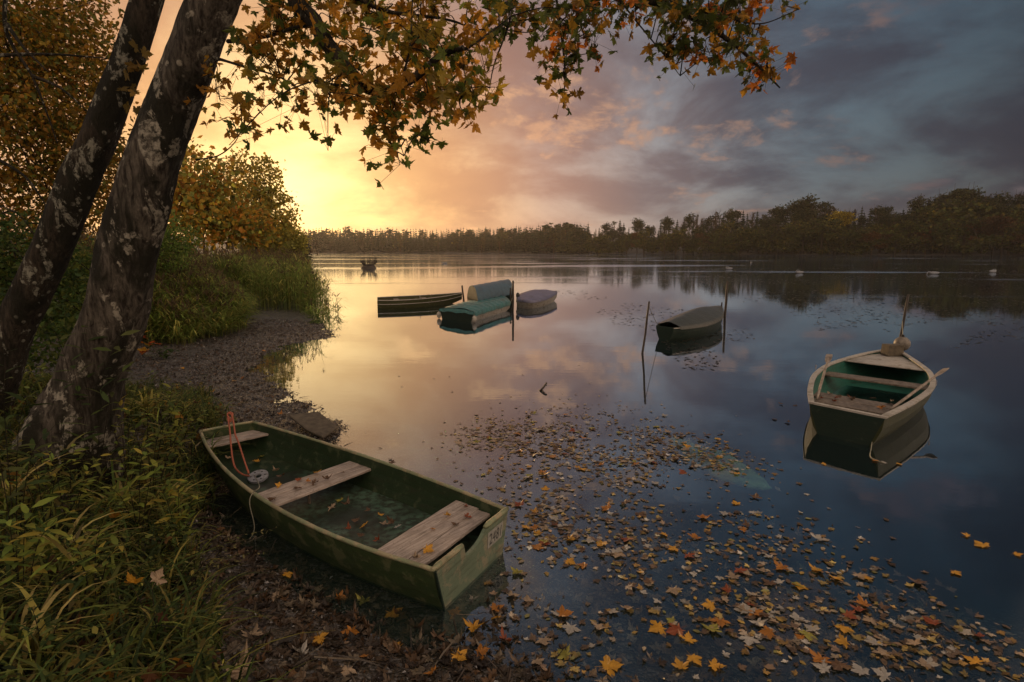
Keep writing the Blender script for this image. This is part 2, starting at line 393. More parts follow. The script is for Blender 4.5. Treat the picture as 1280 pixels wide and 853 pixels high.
def hz(x, y): return float(height(np.array([x]), np.array([y]))[0])
def axis(lo, hi, fine0, fine1, step, grow=1.09):
    a = list(np.arange(fine0, fine1, step)); s = step; v = a[-1]
    while v < hi: s *= grow; v += s; a.append(v)
    s = step; v = a[0]; b = []
    while v > lo: s *= grow; v -= s; b.append(v)
    return np.array(b[::-1]+a)
xs = axis(-1700, 1700, -9, 4.5, .045, 1.05); ys = axis(-250, 2600, 1.0, 15, .045, 1.035)
X, Y = np.meshgrid(xs, ys); Z = height(X, Y)
nx, ny = len(xs), len(ys)
ii = (np.arange(ny-1)[:, None]*nx + np.arange(nx-1)[None]).ravel()
gq = np.stack([ii, ii+1, ii+nx+1, ii+nx], 1)
mb = MB(); mb.add(np.stack([X.ravel(), Y.ravel(), Z.ravel()], 1), gq)
m, t = material('wet shore ground'); co = geo_co(t); z_ = t.sep(co)[2]
n = t.noise(co, 1.1, 5, .6); n2 = t.noise(co, 9, 6, .65); vo = t.n('ShaderNodeTexVoronoi', {'Vector': co, 'Scale': 34.0, 'Randomness': 1.0})
n3 = t.noise(co, 60, 4, .6)
c = t.mix(t.ramp(n2, [(.35, 0.0), (.65, 1.0)]), (.016, .013, .010), (.052, .042, .031))
c = t.mix(t.ramp(n, [(.4, 0.0), (.62, .6)]), c, (.035, .032, .018))
c = t.mix(t.ramp(t.sep(vo.outputs['Color'])[0], [(.72, 0.0), (.78, .75)]), c, (.15, .14, .13))
c = t.mix(t.ramp(n3, [(.56, 0.0), (.62, .5)]), c, (.14, .085, .035))
c = t.mix(t.n('ShaderNodeMapRange', {0: z_, 1: 1.2, 2: 3.0}).outputs[0], c, (.03, .036, .014))
beach = t.n('ShaderNodeMapRange', {0: t.sep(co)[1], 1: 8.0, 2: 11.0}).outputs[0]
c = t.mix(t.m('MULTIPLY', beach, .7), c, t.mix(n2, (.05, .05, .05), (.17, .165, .16)))
wet = t.n('ShaderNodeMapRange', {0: z_, 1: .02, 2: .35, 3: .18, 4: .7}).outputs[0]
c = t.mix(t.n('ShaderNodeMapRange', {0: z_, 1: -.45, 2: -.02, 3: .8, 4: 0.0}).outputs[0], c, (.012, .014, .011))
h = t.m('ADD', t.m('MULTIPLY', vo.outputs['Distance'], -.9), t.m('ADD', n2, t.m('MULTIPLY', n3, .5)))
finish(m, t, pri(t, c, wet, h, .7, .03, .45))
tag(mb.build('ground', m, smooth=True), 'wet dark lake shore and bank', kind='structure')

# ------------------------------------------------------------------ water: a closed body with absorbing depths
m, t = material('lake water'); co = geo_co(t); px_, py_, pz_ = t.sep(co)
dist = t.m('SQRT', t.m('ADD', t.m('MULTIPLY', px_, px_), t.m('MULTIPLY', py_, py_)))
rip = t.noise(t.mapping(co, (1, 1.0, 1)), 5.5, 3, .5); rip2 = t.noise(t.mapping(co, (.35, 1.3, 1)), 1.1, 4, .55)
patch = t.noise(t.mapping(co, (.018, .075, 1)), 1.0, 5, .6, .4)
pm = t.m('MULTIPLY', t.ramp(patch, [(.54, 0.0), (.62, 1.0)]), t.n('ShaderNodeMapRange', {0: dist, 1: 38.0, 2: 75.0}).outputs[0])
hgt = t.m('ADD', t.m('MULTIPLY', rip, t.m('ADD', .00045, t.m('MULTIPLY', pm, .012))), t.m('MULTIPLY', rip2, t.m('ADD', .0016, t.m('MULTIPLY', pm, .022))))
bmp = t.n('ShaderNodeBump', {'Height': hgt, 'Strength': 1.0, 'Distance': 1.0}).outputs[0]
fr = t.m('ADD', .02, t.m('MULTIPLY', .97, t.m('POWER', t.n('ShaderNodeLayerWeight', {'Blend': .5, 'Normal': bmp}).outputs['Facing'], 2.0)), clamp=True)
gl = t.n('ShaderNodeBsdfGlossy', {'Color': (.82, .90, 1.0, 1), 'Roughness': t.m('ADD', t.n('ShaderNodeMapRange', {0: dist, 1: 33.0, 2: 60.0, 3: .015, 4: .07}).outputs[0], t.m('MULTIPLY', pm, .12)), 'Normal': bmp}).outputs[0]
tr = t.n('ShaderNodeBsdfTransparent', {0: (.92, .95, .94, 1)}).outputs[0]
df = t.n('ShaderNodeBsdfDiffuse', {'Color': (.010, .030, .032, 1)}).outputs[0]
body = t.n('ShaderNodeMixShader', {0: .28, 1: tr, 2: df}).outputs[0]
sf = t.n('ShaderNodeMixShader', {0: fr, 1: body, 2: gl}).outputs[0]
va = t.n('ShaderNodeVolumeAbsorption', {'Color': (.25, .62, .52, 1), 'Density': 1.1}).outputs[0]
finish(m, t, sf, vol=va)
WB = [(-1600, -240, -8), (1600, -240, -8), (1600, 2500, -8), (-1600, 2500, -8), (-1600, -240, 0), (1600, -240, 0), (1600, 2500, 0), (-1600, 2500, 0)]
mb = MB(); mb.add(*slab8(WB)); tag(mb.build('lake_water', m), 'calm lake water mirroring the sunset sky', kind='structure')


# ------------------------------------------------------------------ boats
def resample(ctrl, K):
    c = catmull(ctrl, 12); L = np.concatenate([[0], np.cumsum(np.linalg.norm(np.diff(c, axis=0), axis=1))])
    u = np.linspace(0, L[-1], K); return np.stack([np.interp(u, L, c[:, k]) for k in range(3)], 1)
class Hull:
    """Two gunwale curves (stern to bow), a flare and a keel line."""
    def __init__(s, GL, GR, flare=.14, zb=None, K=26, th=.03, bulge=.03):
        s.K = K; s.L = resample(GL, K); s.R = resample(GR, K); s.th = th
        t = np.linspace(0, 1, K); s.t = t
        zb = -.10 + .25*np.clip((t-.65)/.35, 0, 1)**2 if zb is None else np.array([zb(v) for v in t])
        d = s.R-s.L; wd = np.linalg.norm(d, axis=1)[:, None]; s.u = d/wd
        fl = np.minimum((flare(t) if callable(flare) else flare*np.ones(K))[:, None], wd*.42)
        s.BL = s.L + s.u*fl; s.BR = s.R - s.u*fl; s.BL[:, 2] = zb; s.BR[:, 2] = zb; s.zb = zb; s.bulge = bulge
    def section(s, i, off=0.0, lift=0.0):
        a, b, c, e = s.L[i], s.BL[i], s.BR[i], s.R[i]; u = s.u[i]; P_ = []
        for v in (0, .33, .66, 1): P_.append(a+(b-a)*v - u*s.bulge*math.sin(v*math.pi)*(1) + u*off + (np.array([0, 0, lift*v])))
        for v in (.33, .66): P_.append(b+(c-b)*v + np.array([0, 0, lift]))
        for v in (1, .66, .33, 0): P_.append(e+(c-e)*v + u*s.bulge*math.sin(v*math.pi) - u*off + (np.array([0, 0, lift*v])))
        return P_
    def skin(s, stern=True, bow=True):
        mb = MB(); K = s.K; n = 10; V = []; F = []
        ax = unit((s.L[-1]+s.R[-1])/2-(s.L[0]+s.R[0])/2)
        for i in range(K): V += s.section(i)
        for i in range(K):
            k = s.section(i, s.th, s.th)
            if i == 0: k = [p + ax*s.th for p in k]
            if i == K-1: k = [p - ax*s.th for p in k]
            V += k
        o = K*n
        for i in range(K-1):
            for j in range(n-1):
                F.append((i*n+j, (i+1)*n+j, (i+1)*n+j+1, i*n+j+1)); F.append((o+i*n+j+1, o+(i+1)*n+j+1, o+(i+1)*n+j, o+i*n+j))
            for j in (0, n-1): F.append((i*n+j, o+i*n+j, o+(i+1)*n+j, (i+1)*n+j))
        for fl, b in ((stern, 0), (bow, (K-1)*n)):
            if fl:
                F.append(tuple(b+j for j in range(n))); F.append(tuple(o+b+j for j in range(n-1, -1, -1)))
                F.append((b, b+n-1, o+b+n-1, o+b))
            else:
                for j in range(n-1): F.append((b+j, b+j+1, o+b+j+1, o+b+j))
        mb.add(V, F); return mb
    def at(s, t, v, z):
        """point inside the hull: t along (0 stern), v across (0 left), at height z"""
        f = t*(s.K-1); i = min(int(f), s.K-2); q = f-i
        g = lambda A: A[i]*(1-q)+A[i+1]*q
        a, b, c, e = g(s.L), g(s.BL), g(s.BR), g(s.R)
        k1 = (z-b[2])/(a[2]-b[2]); k2 = (z-c[2])/(e[2]-c[2]); p = b+(a-b)*k1; r = c+(e-c)*k2
        u = unit(r-p); p = p+u*s.th*.9; r = r-u*s.th*.9; o = p+(r-p)*v; o[2] = z; return o
def board(curve, inward, wd, th, lift=.004, seed=0):
    """flat rail board that follows a curve"""
    V = []; F = []; g = np.random.default_rng(seed)
    for p, u in zip(curve, inward):
        u = unit(u); j = g.normal(size=4)*.0015
        for (x, z) in ((-.02+j[0], 0), (wd+j[1], 0), (wd+j[2], th), (-.02+j[3], th)): V.append(p+u*x+np.array([0, 0, z+lift]))
    k = len(curve)
    for i in range(k-1):
        for j in range(4): F.append((i*4+j, i*4+(j+1) % 4, i*4+4+(j+1) % 4, i*4+4+j))
    F += [(3, 2, 1, 0), tuple(k*4-4+j for j in range(4))]
    return np.array(V), F

# --- the beached green boat
Z3 = lambda p, z: np.array([p[0], p[1], z])
gl, gr = [], []
for s in np.linspace(0, 1, 9):
    k = 4*s*(1-s); z = .40 - .045*k + .10*s
    a = BS_N+(BB_N-BS_N)*s - BPR*.33*k; b = BS_F+(BB_F-BS_F)*s + BPR*.17*k
    gl.append(Z3(a, z)); gr.append(Z3(b, z))
H1 = Hull(gl, gr, .12, keel, 40, .028, .02)
c0 = (BS_N+BS_F)/2
boat = empty('rowing_boat', (c0[0], c0[1], 0), 'green wooden punt pulled up on the muddy bank, wet leaves on its plank seats', 'boat')
H1.skin(stern=False).build('hull', M['green'], boat, smooth=False)
inner = MB()
# painted inside skin laid 3 mm inside the hull
V = []; n = 10
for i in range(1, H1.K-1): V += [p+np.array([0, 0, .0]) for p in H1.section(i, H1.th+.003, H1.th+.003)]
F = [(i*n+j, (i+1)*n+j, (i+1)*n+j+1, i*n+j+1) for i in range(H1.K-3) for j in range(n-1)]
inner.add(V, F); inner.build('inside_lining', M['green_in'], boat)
for side, cv in (('L', H1.L), ('R', H1.R)):
    sg = 1 if side == 'L' else -1
    pts = cv + np.array([0, 0, .006]) + H1.u*sg*.006
    V, F = tube(pts, .021, 8, True, .05, 3); MB().add(V, F).build('gunwale', M['rail'], boat, smooth=True)
pts = np.array([H1.L[-1], (H1.L[-1]+H1.R[-1])/2 + np.array([0, 0, .006]), H1.R[-1]]); pts[:, 2] += .008
V, F = tube(catmull(pts, 5), .019, 8); MB().add(V, F).build('bow_rail', M['rail'], boat, smooth=True)
# transom: a thick board with the worn notch for an outboard
A_, B_ = H1.L[0], H1.R[0]; C_, D_ = H1.BL[0], H1.BR[0]
def tp(u, v, off=0.0):   # u across near->far, v up
    lo = C_+(D_-C_)*u; hi = A_+(B_-A_)*u; p = lo+(hi-lo)*v; return p - Z3(BAX, 0)*off
outl = [(0, 0), (.25, 0), (.5, 0), (.75, 0), (1, 0), (1, .5), (1, .985), (.82, .985), (.645, .985), (.62, .93), (.58, .86), (.52, .80), (.45, .765), (.40, .755), (.365, .78), (.355, .985), (.18, .985), (0, .985), (0, .5)]
nn = len(outl); V = [tp(u, v, .012) for u, v in outl] + [tp(u, v, -.024) for u, v in outl]
F = [(i, (i+1) % nn, nn+(i+1) % nn, nn+i) for i in range(nn)] + [tuple(range(nn)), tuple(range(2*nn-1, nn-1, -1))]
MB().add(V, F).build('transom', M['green_pale'], boat)
for (u0, u1) in ((-.01, .345), (.655, 1.01)):
    pts = np.array([tp(u0+(u1-u0)*k, 1.0, -.006) for k in np.linspace(0, 1, 7)]); pts[:, 2] += .012
    V, F = tube(pts, [.019, .027, .027, .026, .027, .027, .022], 8, True, .06, 5)
    MB().add(V, F).build('transom_cap', M['rail'], boat, smooth=True)
V, F = tube([tp(0, v, .014) for v in np.linspace(0, 1, 6)], .012, 6); MB().add(V, F).build('corner_trim', M['dkgreen'], boat)
# number plate on the far side of the transom
pu0, pu1, pv0, pv1 = .685, .925, .50, .86
V = [tp(pu0, pv0, .014), tp(pu1, pv0, .014), tp(pu1, pv1, .014), tp(pu0, pv1, .014), tp(pu0, pv0, .018), tp(pu1, pv0, .018), tp(pu1, pv1, .018), tp(pu0, pv1, .018)]
plate = MB().add(*slab8(V)).build('number_plate', M['plate'], boat)
def text_mesh(txt):
    cu = bpy.data.curves.new('txt', 'FONT'); cu.body = txt; cu.size = 1; cu.align_x = 'CENTER'; cu.align_y = 'CENTER'; cu.resolution_u = 2
    ob = bpy.data.objects.new('txt', cu); COL.objects.link(ob)
    dg = bpy.context.evaluated_depsgraph_get(); me = ob.evaluated_get(dg).to_mesh()
    V = np.array([v.co[:] for v in me.vertices]); F = [tuple(p.vertices) for p in me.polygons]
    ob.evaluated_get(dg).to_mesh_clear(); bpy.data.objects.remove(ob); bpy.data.curves.remove(cu)
    return V, F
V, F = text_mesh('2481')
wx = V[:, 0].max()-V[:, 0].min(); wy = V[:, 1].max()-V[:, 1].min()
W2 = np.array([tp(pu0+(pu1-pu0)*(.5+.80*(x-(V[:, 0].max()+V[:, 0].min())/2)/wx), pv0+(pv1-pv0)*(.5+.7*(y-(V[:, 1].max()+V[:, 1].min())/2)/wy), .0195) for x, y, _ in V])
MB().add(W2, F).build('lettering', M['ink'], plate)
# plank seats
def thwart(hull, t0, t1, z, nb, parent, mat, th=.035, gap=.006, seed=0, name='seat'):
    ds = (t1-t0)/nb; root = None
    mb = MB()
    for k in range(nb):
        ta = t0+ds*k; tb = ta+ds
        a = hull.at(ta, 0, z); b = hull.at(ta, 1, z); wv = hull.at(tb, .5, z)-hull.at(ta, .5, z)
        wv = wv*(1-gap/np.linalg.norm(wv))
        V, F = plank(a, b, wv, th, 10, .0015, seed+k); V[:, 2] += .003*((k % 2)*2-1)
        mb.add(V, F)
    return mb.build(name, mat, parent)
SZ = .315
thwart(H1, .045, .155, SZ, 3, boat, M['plank'], seed=1)
thwart(H1, .475, .565, SZ-.01, 2, boat, M['plank'], seed=5)
thwart(H1, .915, .985, .40, 2, boat, M['plank'], th=.03, seed=9)
# supports under the seats
for tt in (.16, .57):
    a = H1.at(tt, .02, SZ-.04); b = H1.at(tt, .98, SZ-.04)
    MB().add(*plank(a, b, Z3(BAX, 0)*.03, .05, 3, .001, 3)).build('seat_beam', M['green_in'], boat)
a = H1.at(.52, .45, SZ-.05); V, F = tube([a, a-np.array([0, 0, .27])], .018, 6); MB().add(V, F).build('seat_post', M['wood'], boat)
# rain water and algae on the floor
m, t = material('bilge water'); co = obj_co(t); n_ = t.noise(co, 3, 5, .6); n2_ = t.noise(co, 14, 5, .65)
c = t.mix(t.ramp(n_, [(.35, 0.0), (.6, 1.0)]), (.05, .10, .066), (.10, .17, .12)); c = t.mix(t.ramp(n2_, [(.44, 0.0), (.58, .85)]), c, (.026, .024, .014)); c = t.mix(t.ramp(t.noise(co, 1.6, 4, .6), [(.42, 0.0), (.6, .9)]), c, (.022, .026, .016))
finish(m, t, pri(t, c, .5, n2_, .3, .006, .25))
V = []; F = []; ts = np.linspace(.03, .80, 16)
for tt in ts: V += [H1.at(tt, v, .055 + .0*tt) for v in (0, .5, 1)]
for i in range(15): F += [(i*3, i*3+3, i*3+4, i*3+1), (i*3+1, i*3+4, i*3+5, i*3+2)]
MB().add(V, F).build('bilge_water', m, boat)
# anchor weight: a drilled steel disc
ac = P(323, 597, .09); ring = MB(); V = []; F = []; n = 28; ro, ri, th = .125, .045, .028
for (r, z) in ((ro, 0), (ro, th), (ri, th), (ri, 0)):
    for k in range(n): a = 2*math.pi*k/n; V.append([r*math.cos(a), r*math.sin(a), z])
for q in range(4):
    for k in range(n): F.append((q*n+k, q*n+(k+1) % n, ((q+1) % 4)*n+(k+1) % n, ((q+1) % 4)*n+k))
tl = np.array([[1, 0, 0], [0, .96, -.28], [0, .28, .96]])
disc = empty('anchor_disc', ac, 'drilled grey steel disc used as anchor weight inside the beached green boat', 'anchor')
ring.add(np.array(V)@tl.T+ac, F).build('disc', M['metal'], disc)
for k in range(6):
    a = 2*math.pi*k/6+.3; p = np.array([.085*math.cos(a), .085*math.sin(a), th])
    V, F = tube([p-np.array([0, 0, .002]), p+np.array([0, 0, .004])], .010, 8); MB().add(V@tl.T+ac, F).build('bolt_hole', M['rubber'], disc)
# orange mooring rope looped over the bow
bw = (H1.L[-1]+H1.R[-1])/2; yb = bw[1]-.12
pts = [at(312, 598, ac[1]), at(303, 593, 6.75), at(293, 583, 6.85), at(289, 560, 7.1), at(287.5, 540, 7.4), at(285, 524, yb-.05), at(284.5, 518.5, yb), at(288, 517.5, yb), at(291, 523, yb-.05), at(294, 543, 7.35), at(298, 553, 7.2), at(304, 572, 6.9), at(311, 592, 6.65)]
pts[0][2] = .11; V, F = tube(catmull(pts, 8), .0115, 7, True, .12, 2)
tag(MB().add(V, F).build('mooring_rope', M['rope_orange'], origin=bw, smooth=True), 'faded orange rope looped high over the bow of the beached boat', 'rope')
V, F = tube(catmull([at(284, 518, yb), at(287, 515.8, yb+.02), at(290.5, 518, yb), at(288, 527, yb-.05), at(285, 520, yb-.02)], 8), .013, 7, True, .15, 4)
tag(MB().add(V, F).build('mooring_rope', M['rope_orange'], origin=bw, smooth=True), 'orange rope knot standing up at the bow end of the beached boat', 'rope')
g1 = H1.L[26]; tt = .55
pts = [at(318, 586, 6.35), at(320, 592, 6.3), at(321, 610, 6.1), at(321.5, 627, 5.75)]
gi = min(range(H1.K), key=lambda i: abs(topix(H1.L[i])[0]-321)); gp = H1.L[gi]+np.array([0, 0, .036])
pts = [ac+np.array([-.04, -.03, .05]), at(320, 598, ac[1]-.05), gp+np.array([.03, .06, .03]), gp+np.array([-.005, -.02, 0]), gp+np.array([-.03, -.06, -.10]), at(318, 660, gp[1]-.10), at(310, 679, gp[1]-.14)]
V, F = tube(catmull(pts, 8), .005, 6)
tag(MB().add(V, F).build('thin_cord', M['cord'], origin=gp, smooth=True), 'thin pale cord hanging over the near side of the beached boat', 'cord')

# --- the boat with oars, moored out to the right
def PX(lst): return [P(*q) for q in lst]
GLr = PX([(1012, 505, .47), (1011, 486, .47), (1018, 468.5, .47), (1038.6, 455, .48), (1077, 443.5, .50), (1107, 438, .55)])
GRr = PX([(1106, 524, .47), (1143, 505, .46), (1167, 486, .47), (1165, 469, .48), (1151, 456.5, .50), (1128, 441, .55)])
H2 = Hull(GLr, GRr, lambda t: .20+.05*np.sin(t*3.14), lambda t: -.08+.28*max(0, (t-.6)/.4)**2, 34, .025, .05)
o2 = (H2.L[0]+H2.R[0])/2*np.array([1, 1, 0])
b2 = empty('rowing_boat', o2, 'open rowing boat with pale rails and two oars, moored beyond the floating leaves', 'boat')
H2.skin().build('hull', M['olive'], b2)
V = []; n = 10
for i in range(1, H2.K-1): V += H2.section(i, H2.th+.003, H2.th+.05)
F = [(i*n+j, (i+1)*n+j, (i+1)*n+j+1, i*n+j+1) for i in range(H2.K-3) for j in range(n-1)]
MB().add(V, F).build('inside_lining', M['teal_in'], b2)
ax2 = unit((H2.L[-1]+H2.R[-1])/2-(H2.L[0]+H2.R[0])/2)
MB().add(*board(H2.L, H2.u, .075, .03, seed=1)).build('gunwale', M['whitish'], b2)
MB().add(*board(H2.R, -H2.u, .075, .03, seed=2)).build('gunwale', M['whitish'], b2)
st = np.array([H2.L[0]+(H2.R[0]-H2.L[0])*k for k in np.linspace(.06, .94, 7)]); MB().add(*board(st, [ax2*[1, 1, 0]]*7, .06, .03, .006)).build('transom_rail', M['whitish'], b2)
off = -Z3(ax2, 0)*.006
V = [H2.BL[0]+off, H2.BR[0]+off, H2.R[0]+off, H2.L[0]+off]; V = V + [v+off*2 for v in V]
MB().add(*slab8(V)).build('transom', M['dkgreen'], b2)
thwart(H2, .13, .25, .34, 2, b2, M['wood'], seed=11); thwart(H2, .50, .565, .37, 1, b2, M['wood'], seed=12)
V = []; F = []
for tt in np.linspace(.72, .985, 7): V += [H2.at(tt, 0, .475+.05*(tt-.72)), H2.at(tt, 1, .475+.05*(tt-.72))]
for i in range(6): F.append((2*i, 2*i+1, 2*i+3, 2*i+2))
V = np.array(V); k = len(V); V = np.vstack([V, V-np.array([0, 0, .02])]); F += [(k, k+1, 1, 0)]
MB().add(V, F).build('foredeck', M['whitish'], b2)
for tt, v in ((.44, -.02), (.44, 1.02)):
    p = H2.at(tt, v, .5)+np.array([0, 0, .03]); V, F = tube([p, p+np.array([0, 0, .09])], .012, 6); MB().add(V, F).build('oarlock', M['metal'], b2)
def oar(a, b, label, blade):
    """from the grip a to the blade tip b"""
    a = np.array(a); b = np.array(b); o = empty('oar', (a+b)/2*np.array([1, 1, 1]), label, 'oar', 'oars resting in the moored boat')
    d_ = unit(b-a); L = np.linalg.norm(b-a); sp = b-d_*blade
    V, F = tube([a, a+d_*.10, a+d_*.12, a+d_*L*.5, sp, b-d_*blade*.5], [.016, .017, .024, .023, .018, .012], 8); MB().add(V, F).build('shaft', M['oar'], o, smooth=True)
    w_ = unit(np.cross(d_, [0.3, .5, .8])); nrm = np.cross(d_, w_); V = []; F = []
    for k, (q, h_) in enumerate([(0, .02), (.15, .045), (.4, .06), (.8, .062), (.97, .055), (1, .04)]):
        c = sp+d_*blade*q
        V += [c+w_*h_-nrm*.004, c-w_*h_-nrm*.004, c-w_*h_+nrm*.004, c+w_*h_+nrm*.004]
    for i in range(5):
        for j in range(4): F.append((i*4+j, i*4+(j+1) % 4, i*4+4+(j+1) % 4, i*4+4+j))
    F += [(3, 2, 1, 0), (20, 21, 22, 23)]
    MB().add(V, F).build('blade', M['oar'], o)
pa = P(1021, 499, .40); oar(pa, at(1037, 443, pa[1]+1.75), 'weathered oar standing steeply over the far left rail of the moored boat', .45)
pa = P(1113, 512, .42); oar(pa, at(1183, 460.5, pa[1]+1.25), 'weathered oar laid across the rail, its blade jutting over the open water', .5)
# float and concrete mooring block on the bow
bp = (H2.L[-1]+H2.R[-1])/2
blk = bp - Z3(ax2, 0)*.30; V = []
for z in (0, .26):
    for (x, y) in ((-.19, -.12), (.19, -.12), (.21, .12), (-.21, .12)): V.append(blk+Z3([x*(1-z*.3), y], .50+z-blk[2]))
tag(MB().add(*slab8(V)).build('mooring_block', M['stone'], origin=blk), 'mossy squared block sitting on the bow deck of the moored boat', 'block')
bc = at(1127.5, 430, bp[1]+.25)
fl_ = empty('mooring_buoy', bc, 'round scuffed buoy resting at the bow of the boat with oars', 'buoy')
MB().add(*sphere(bc, .18, 20, 12)).build('ball', M['buoy'], fl_, smooth=True)
V, F = tube([bc+np.array([0, 0, .165]), bc+np.array([0, 0, .23])], .035, 8); MB().add(V, F).build('lug', M['rubber'], fl_)
pts = catmull([P(1093, 530, .34), P(1092, 540, .2), P(1089, 560, .01), P(1088, 571, .006), P(1097, 576, .006), P(1104, 579, .006)], 6)
V, F = tube(pts, .008, 6); tag(MB().add(V, F).build('mooring_rope', M['cord'], origin=pts[0]), 'slack pale rope hanging from the stern of the boat with oars into the water', 'rope')

# --- covered boats further out
def cover(hull, mat, parent, ridge, shape, t0=0, t1=1, over=.05, drop=.10, fold=.012, nf=9, name='cover', seed=0, m=13):
    g = np.random.default_rng(seed); K = hull.K; V = []; F = []; idx = range(int(t0*(K-1)), int(t1*(K-1))+1); c = 0
    for i in idx:
        a, b, u = hull.L[i], hull.R[i], hull.u[i]; tt = hull.t[i]
        V.append(a-u*(over+.01)-np.array([0, 0, drop*(.95+.06*math.sin(tt*31))]))
        for k in range(m):
            v = k/(m-1); p = (a-u*over)+((b+u*over)-(a-u*over))*v
            p = p+np.array([0, 0, .02+ridge(tt)*shape(v) + fold*(1-2*abs(math.sin(tt*nf*math.pi+.3*math.sin(v*5)))) * math.sin(v*math.pi)**.3 + g.normal()*.003]); V.append(p)
        V.append(b+u*(over+.01)-np.array([0, 0, drop*(.95+.06*math.sin(tt*27+1))])); c += 1
    n = m+2
    for i in range(c-1):
        for j in range(n-1): F.append((i*n+j, (i+1)*n+j, (i+1)*n+j+1, i*n+j+1))
    return MB().add(V, F).build(name, mat, parent, smooth=True)
tent = lambda v: 1-abs(2*v-1)**1.25
# dark covered boat between two stakes
H3 = Hull(PX([(820, 407, .45), (842, 397, .45), (868, 387, .45), (889, 383.5, .47), (899, 383, .52)]), PX([(842, 410, .45), (866, 408.3, .44), (889.5, 403.5, .45), (903, 396, .47), (904, 387, .52)]), .2, lambda t: -.08+.25*max(0, (t-.6)/.4)**2, 26, .025, .04)
b3 = empty('covered_boat', (H3.L[0]+H3.R[0])/2*[1, 1, 0], 'dark green boat under a grey green tarpaulin, moored between two thin stakes', 'boat')
H3.skin().build('hull', M['dkgreen'], b3)
cover(H3, M['tarp_grey'], b3, lambda t: .06+.26*math.sin(min(1, t*1.15)*math.pi)**.7, tent, .04, 1, .03, .07, .012, 7, seed=2, name='tarpaulin')
MB().add(*board(H3.R, -H3.u, .03, .025, -.03)).build('gunwale', M['whitish'], b3)
p = H3.L[-1]*.4+H3.R[-1]*.6+np.array([0, 0, .03]); V, F = tube([p, p+np.array([0, 0, .22])], [.035, .028], 6); MB().add(V, F).build('bow_post', M['stake'], b3)
# teal boat
H4 = Hull(PX([(550, 387, .40), (575, 380.5, .40), (600, 375, .40), (624, 370.5, .42)]), PX([(592, 391, .42), (608, 386, .42), (624, 381.5, .42), (638, 377.5, .44)]), .17, lambda t: -.08+.2*max(0, (t-.7)/.3)**2, 90, .03, .03)
b4 = empty('covered_boat', (H4.L[0]+H4.R[0])/2*[1, 1, 0], 'pale boat under a ribbed teal tarpaulin, nearest of the moored group beside the tall post', 'boat')
H4.skin().build('hull', M['whitish'], b4)
V = [H4.BL[0], H4.BR[0], H4.R[0], H4.L[0]]; o_ = (H4.R[0]-H4.R[1])*.06; V = [v+o_*.1+[0, 0, 0] for v in V]+[v+o_ for v in V]
MB().add(*slab8(V)).build('opening_shade_panel', M['dkgreen'], b4)  # dark panel put in for the shade of the opening under the tarpaulin
cover(H4, M['tarp_teal'], b4, lambda t: .08+.04*math.sin(t*math.pi), lambda v: min(1, 4.5*min(v, 1-v)), 0, 1, .06, .17, .050, 9, seed=3, name='tarpaulin')
for k in (0, 1):   # hanging end flap
    i = 0 if k == 0 else H4.K-1; a, b = H4.L[i], H4.R[i]; e = (unit(H4.L[0]-H4.L[1]) if k == 0 else unit(H4.L[-1]-H4.L[-2]))
    V = []
    for q in np.linspace(-.02, 1.02, 9): V += [a+(b-a)*q+np.array([0, 0, .02+.08*min(1, 4.5*max(0, min(q, 1-q)))]), a+(b-a)*q+e*.07+np.array([0, 0, -.06-.03*math.sin(q*15)])]
    MB().add(V, [(2*j, 2*j+2, 2*j+3, 2*j+1) for j in range(8)]).build('end_flap', M['tarp_teal'], b4, smooth=True)
for q in (-.03, 1.03):
    c = H4.L[0]+(H4.R[0]-H4.L[0])*(q+.0)+(H4.L[0]-H4.L[1])*.3; c[2] = .16
    MB().add(*sphere(c, (.10, .10, .15), 12, 8)).build('fender', M['whitish'], b4, smooth=True)
# slate blue tent-covered boat behind it
H5 = Hull(PX([(584, 371, .58), (600, 367.5, .58), (615, 364, .58), (629, 361, .58)]), PX([(597, 375.5, .58), (612, 372, .58), (627, 368.5, .58), (642, 365.5, .60)]), .2, lambda t: -.08, 26, .03, .03)
b5 = empty('covered_boat', (H5.L[0]+H5.R[0])/2*[1, 1, 0], 'boat under a high slate blue tent cover, moored behind the teal one', 'boat')
H5.skin().build('hull', M['dkgreen'], b5)
arch = lambda v: [0, .42, .72, .86, .94, .98, 1, .98, .94, .86, .72, .42, 0][int(round(v*12))]
cover(H5, M['tarp_blue'], b5, lambda t: .62+.02*t, arch, 0, 1, .04, .12, .012, 5, seed=4, name='tent_cover')
for k in (0, 1):
    i = 0 if k == 0 else H5.K-1; a, b = H5.L[i], H5.R[i]; V = []
    for q in np.linspace(0, 1, 13): V.append(a-H5.u[i]*.04+(b-a+H5.u[i]*.08)*q+np.array([0, 0, .02+.61*arch(q)]))
    V += [b-[0, 0, .12], a-[0, 0, .12]]; MB().add(V, [tuple(range(15))]).build('end_panel', M['dkgreen'] if k == 0 else M['tarp_blue'], b5)
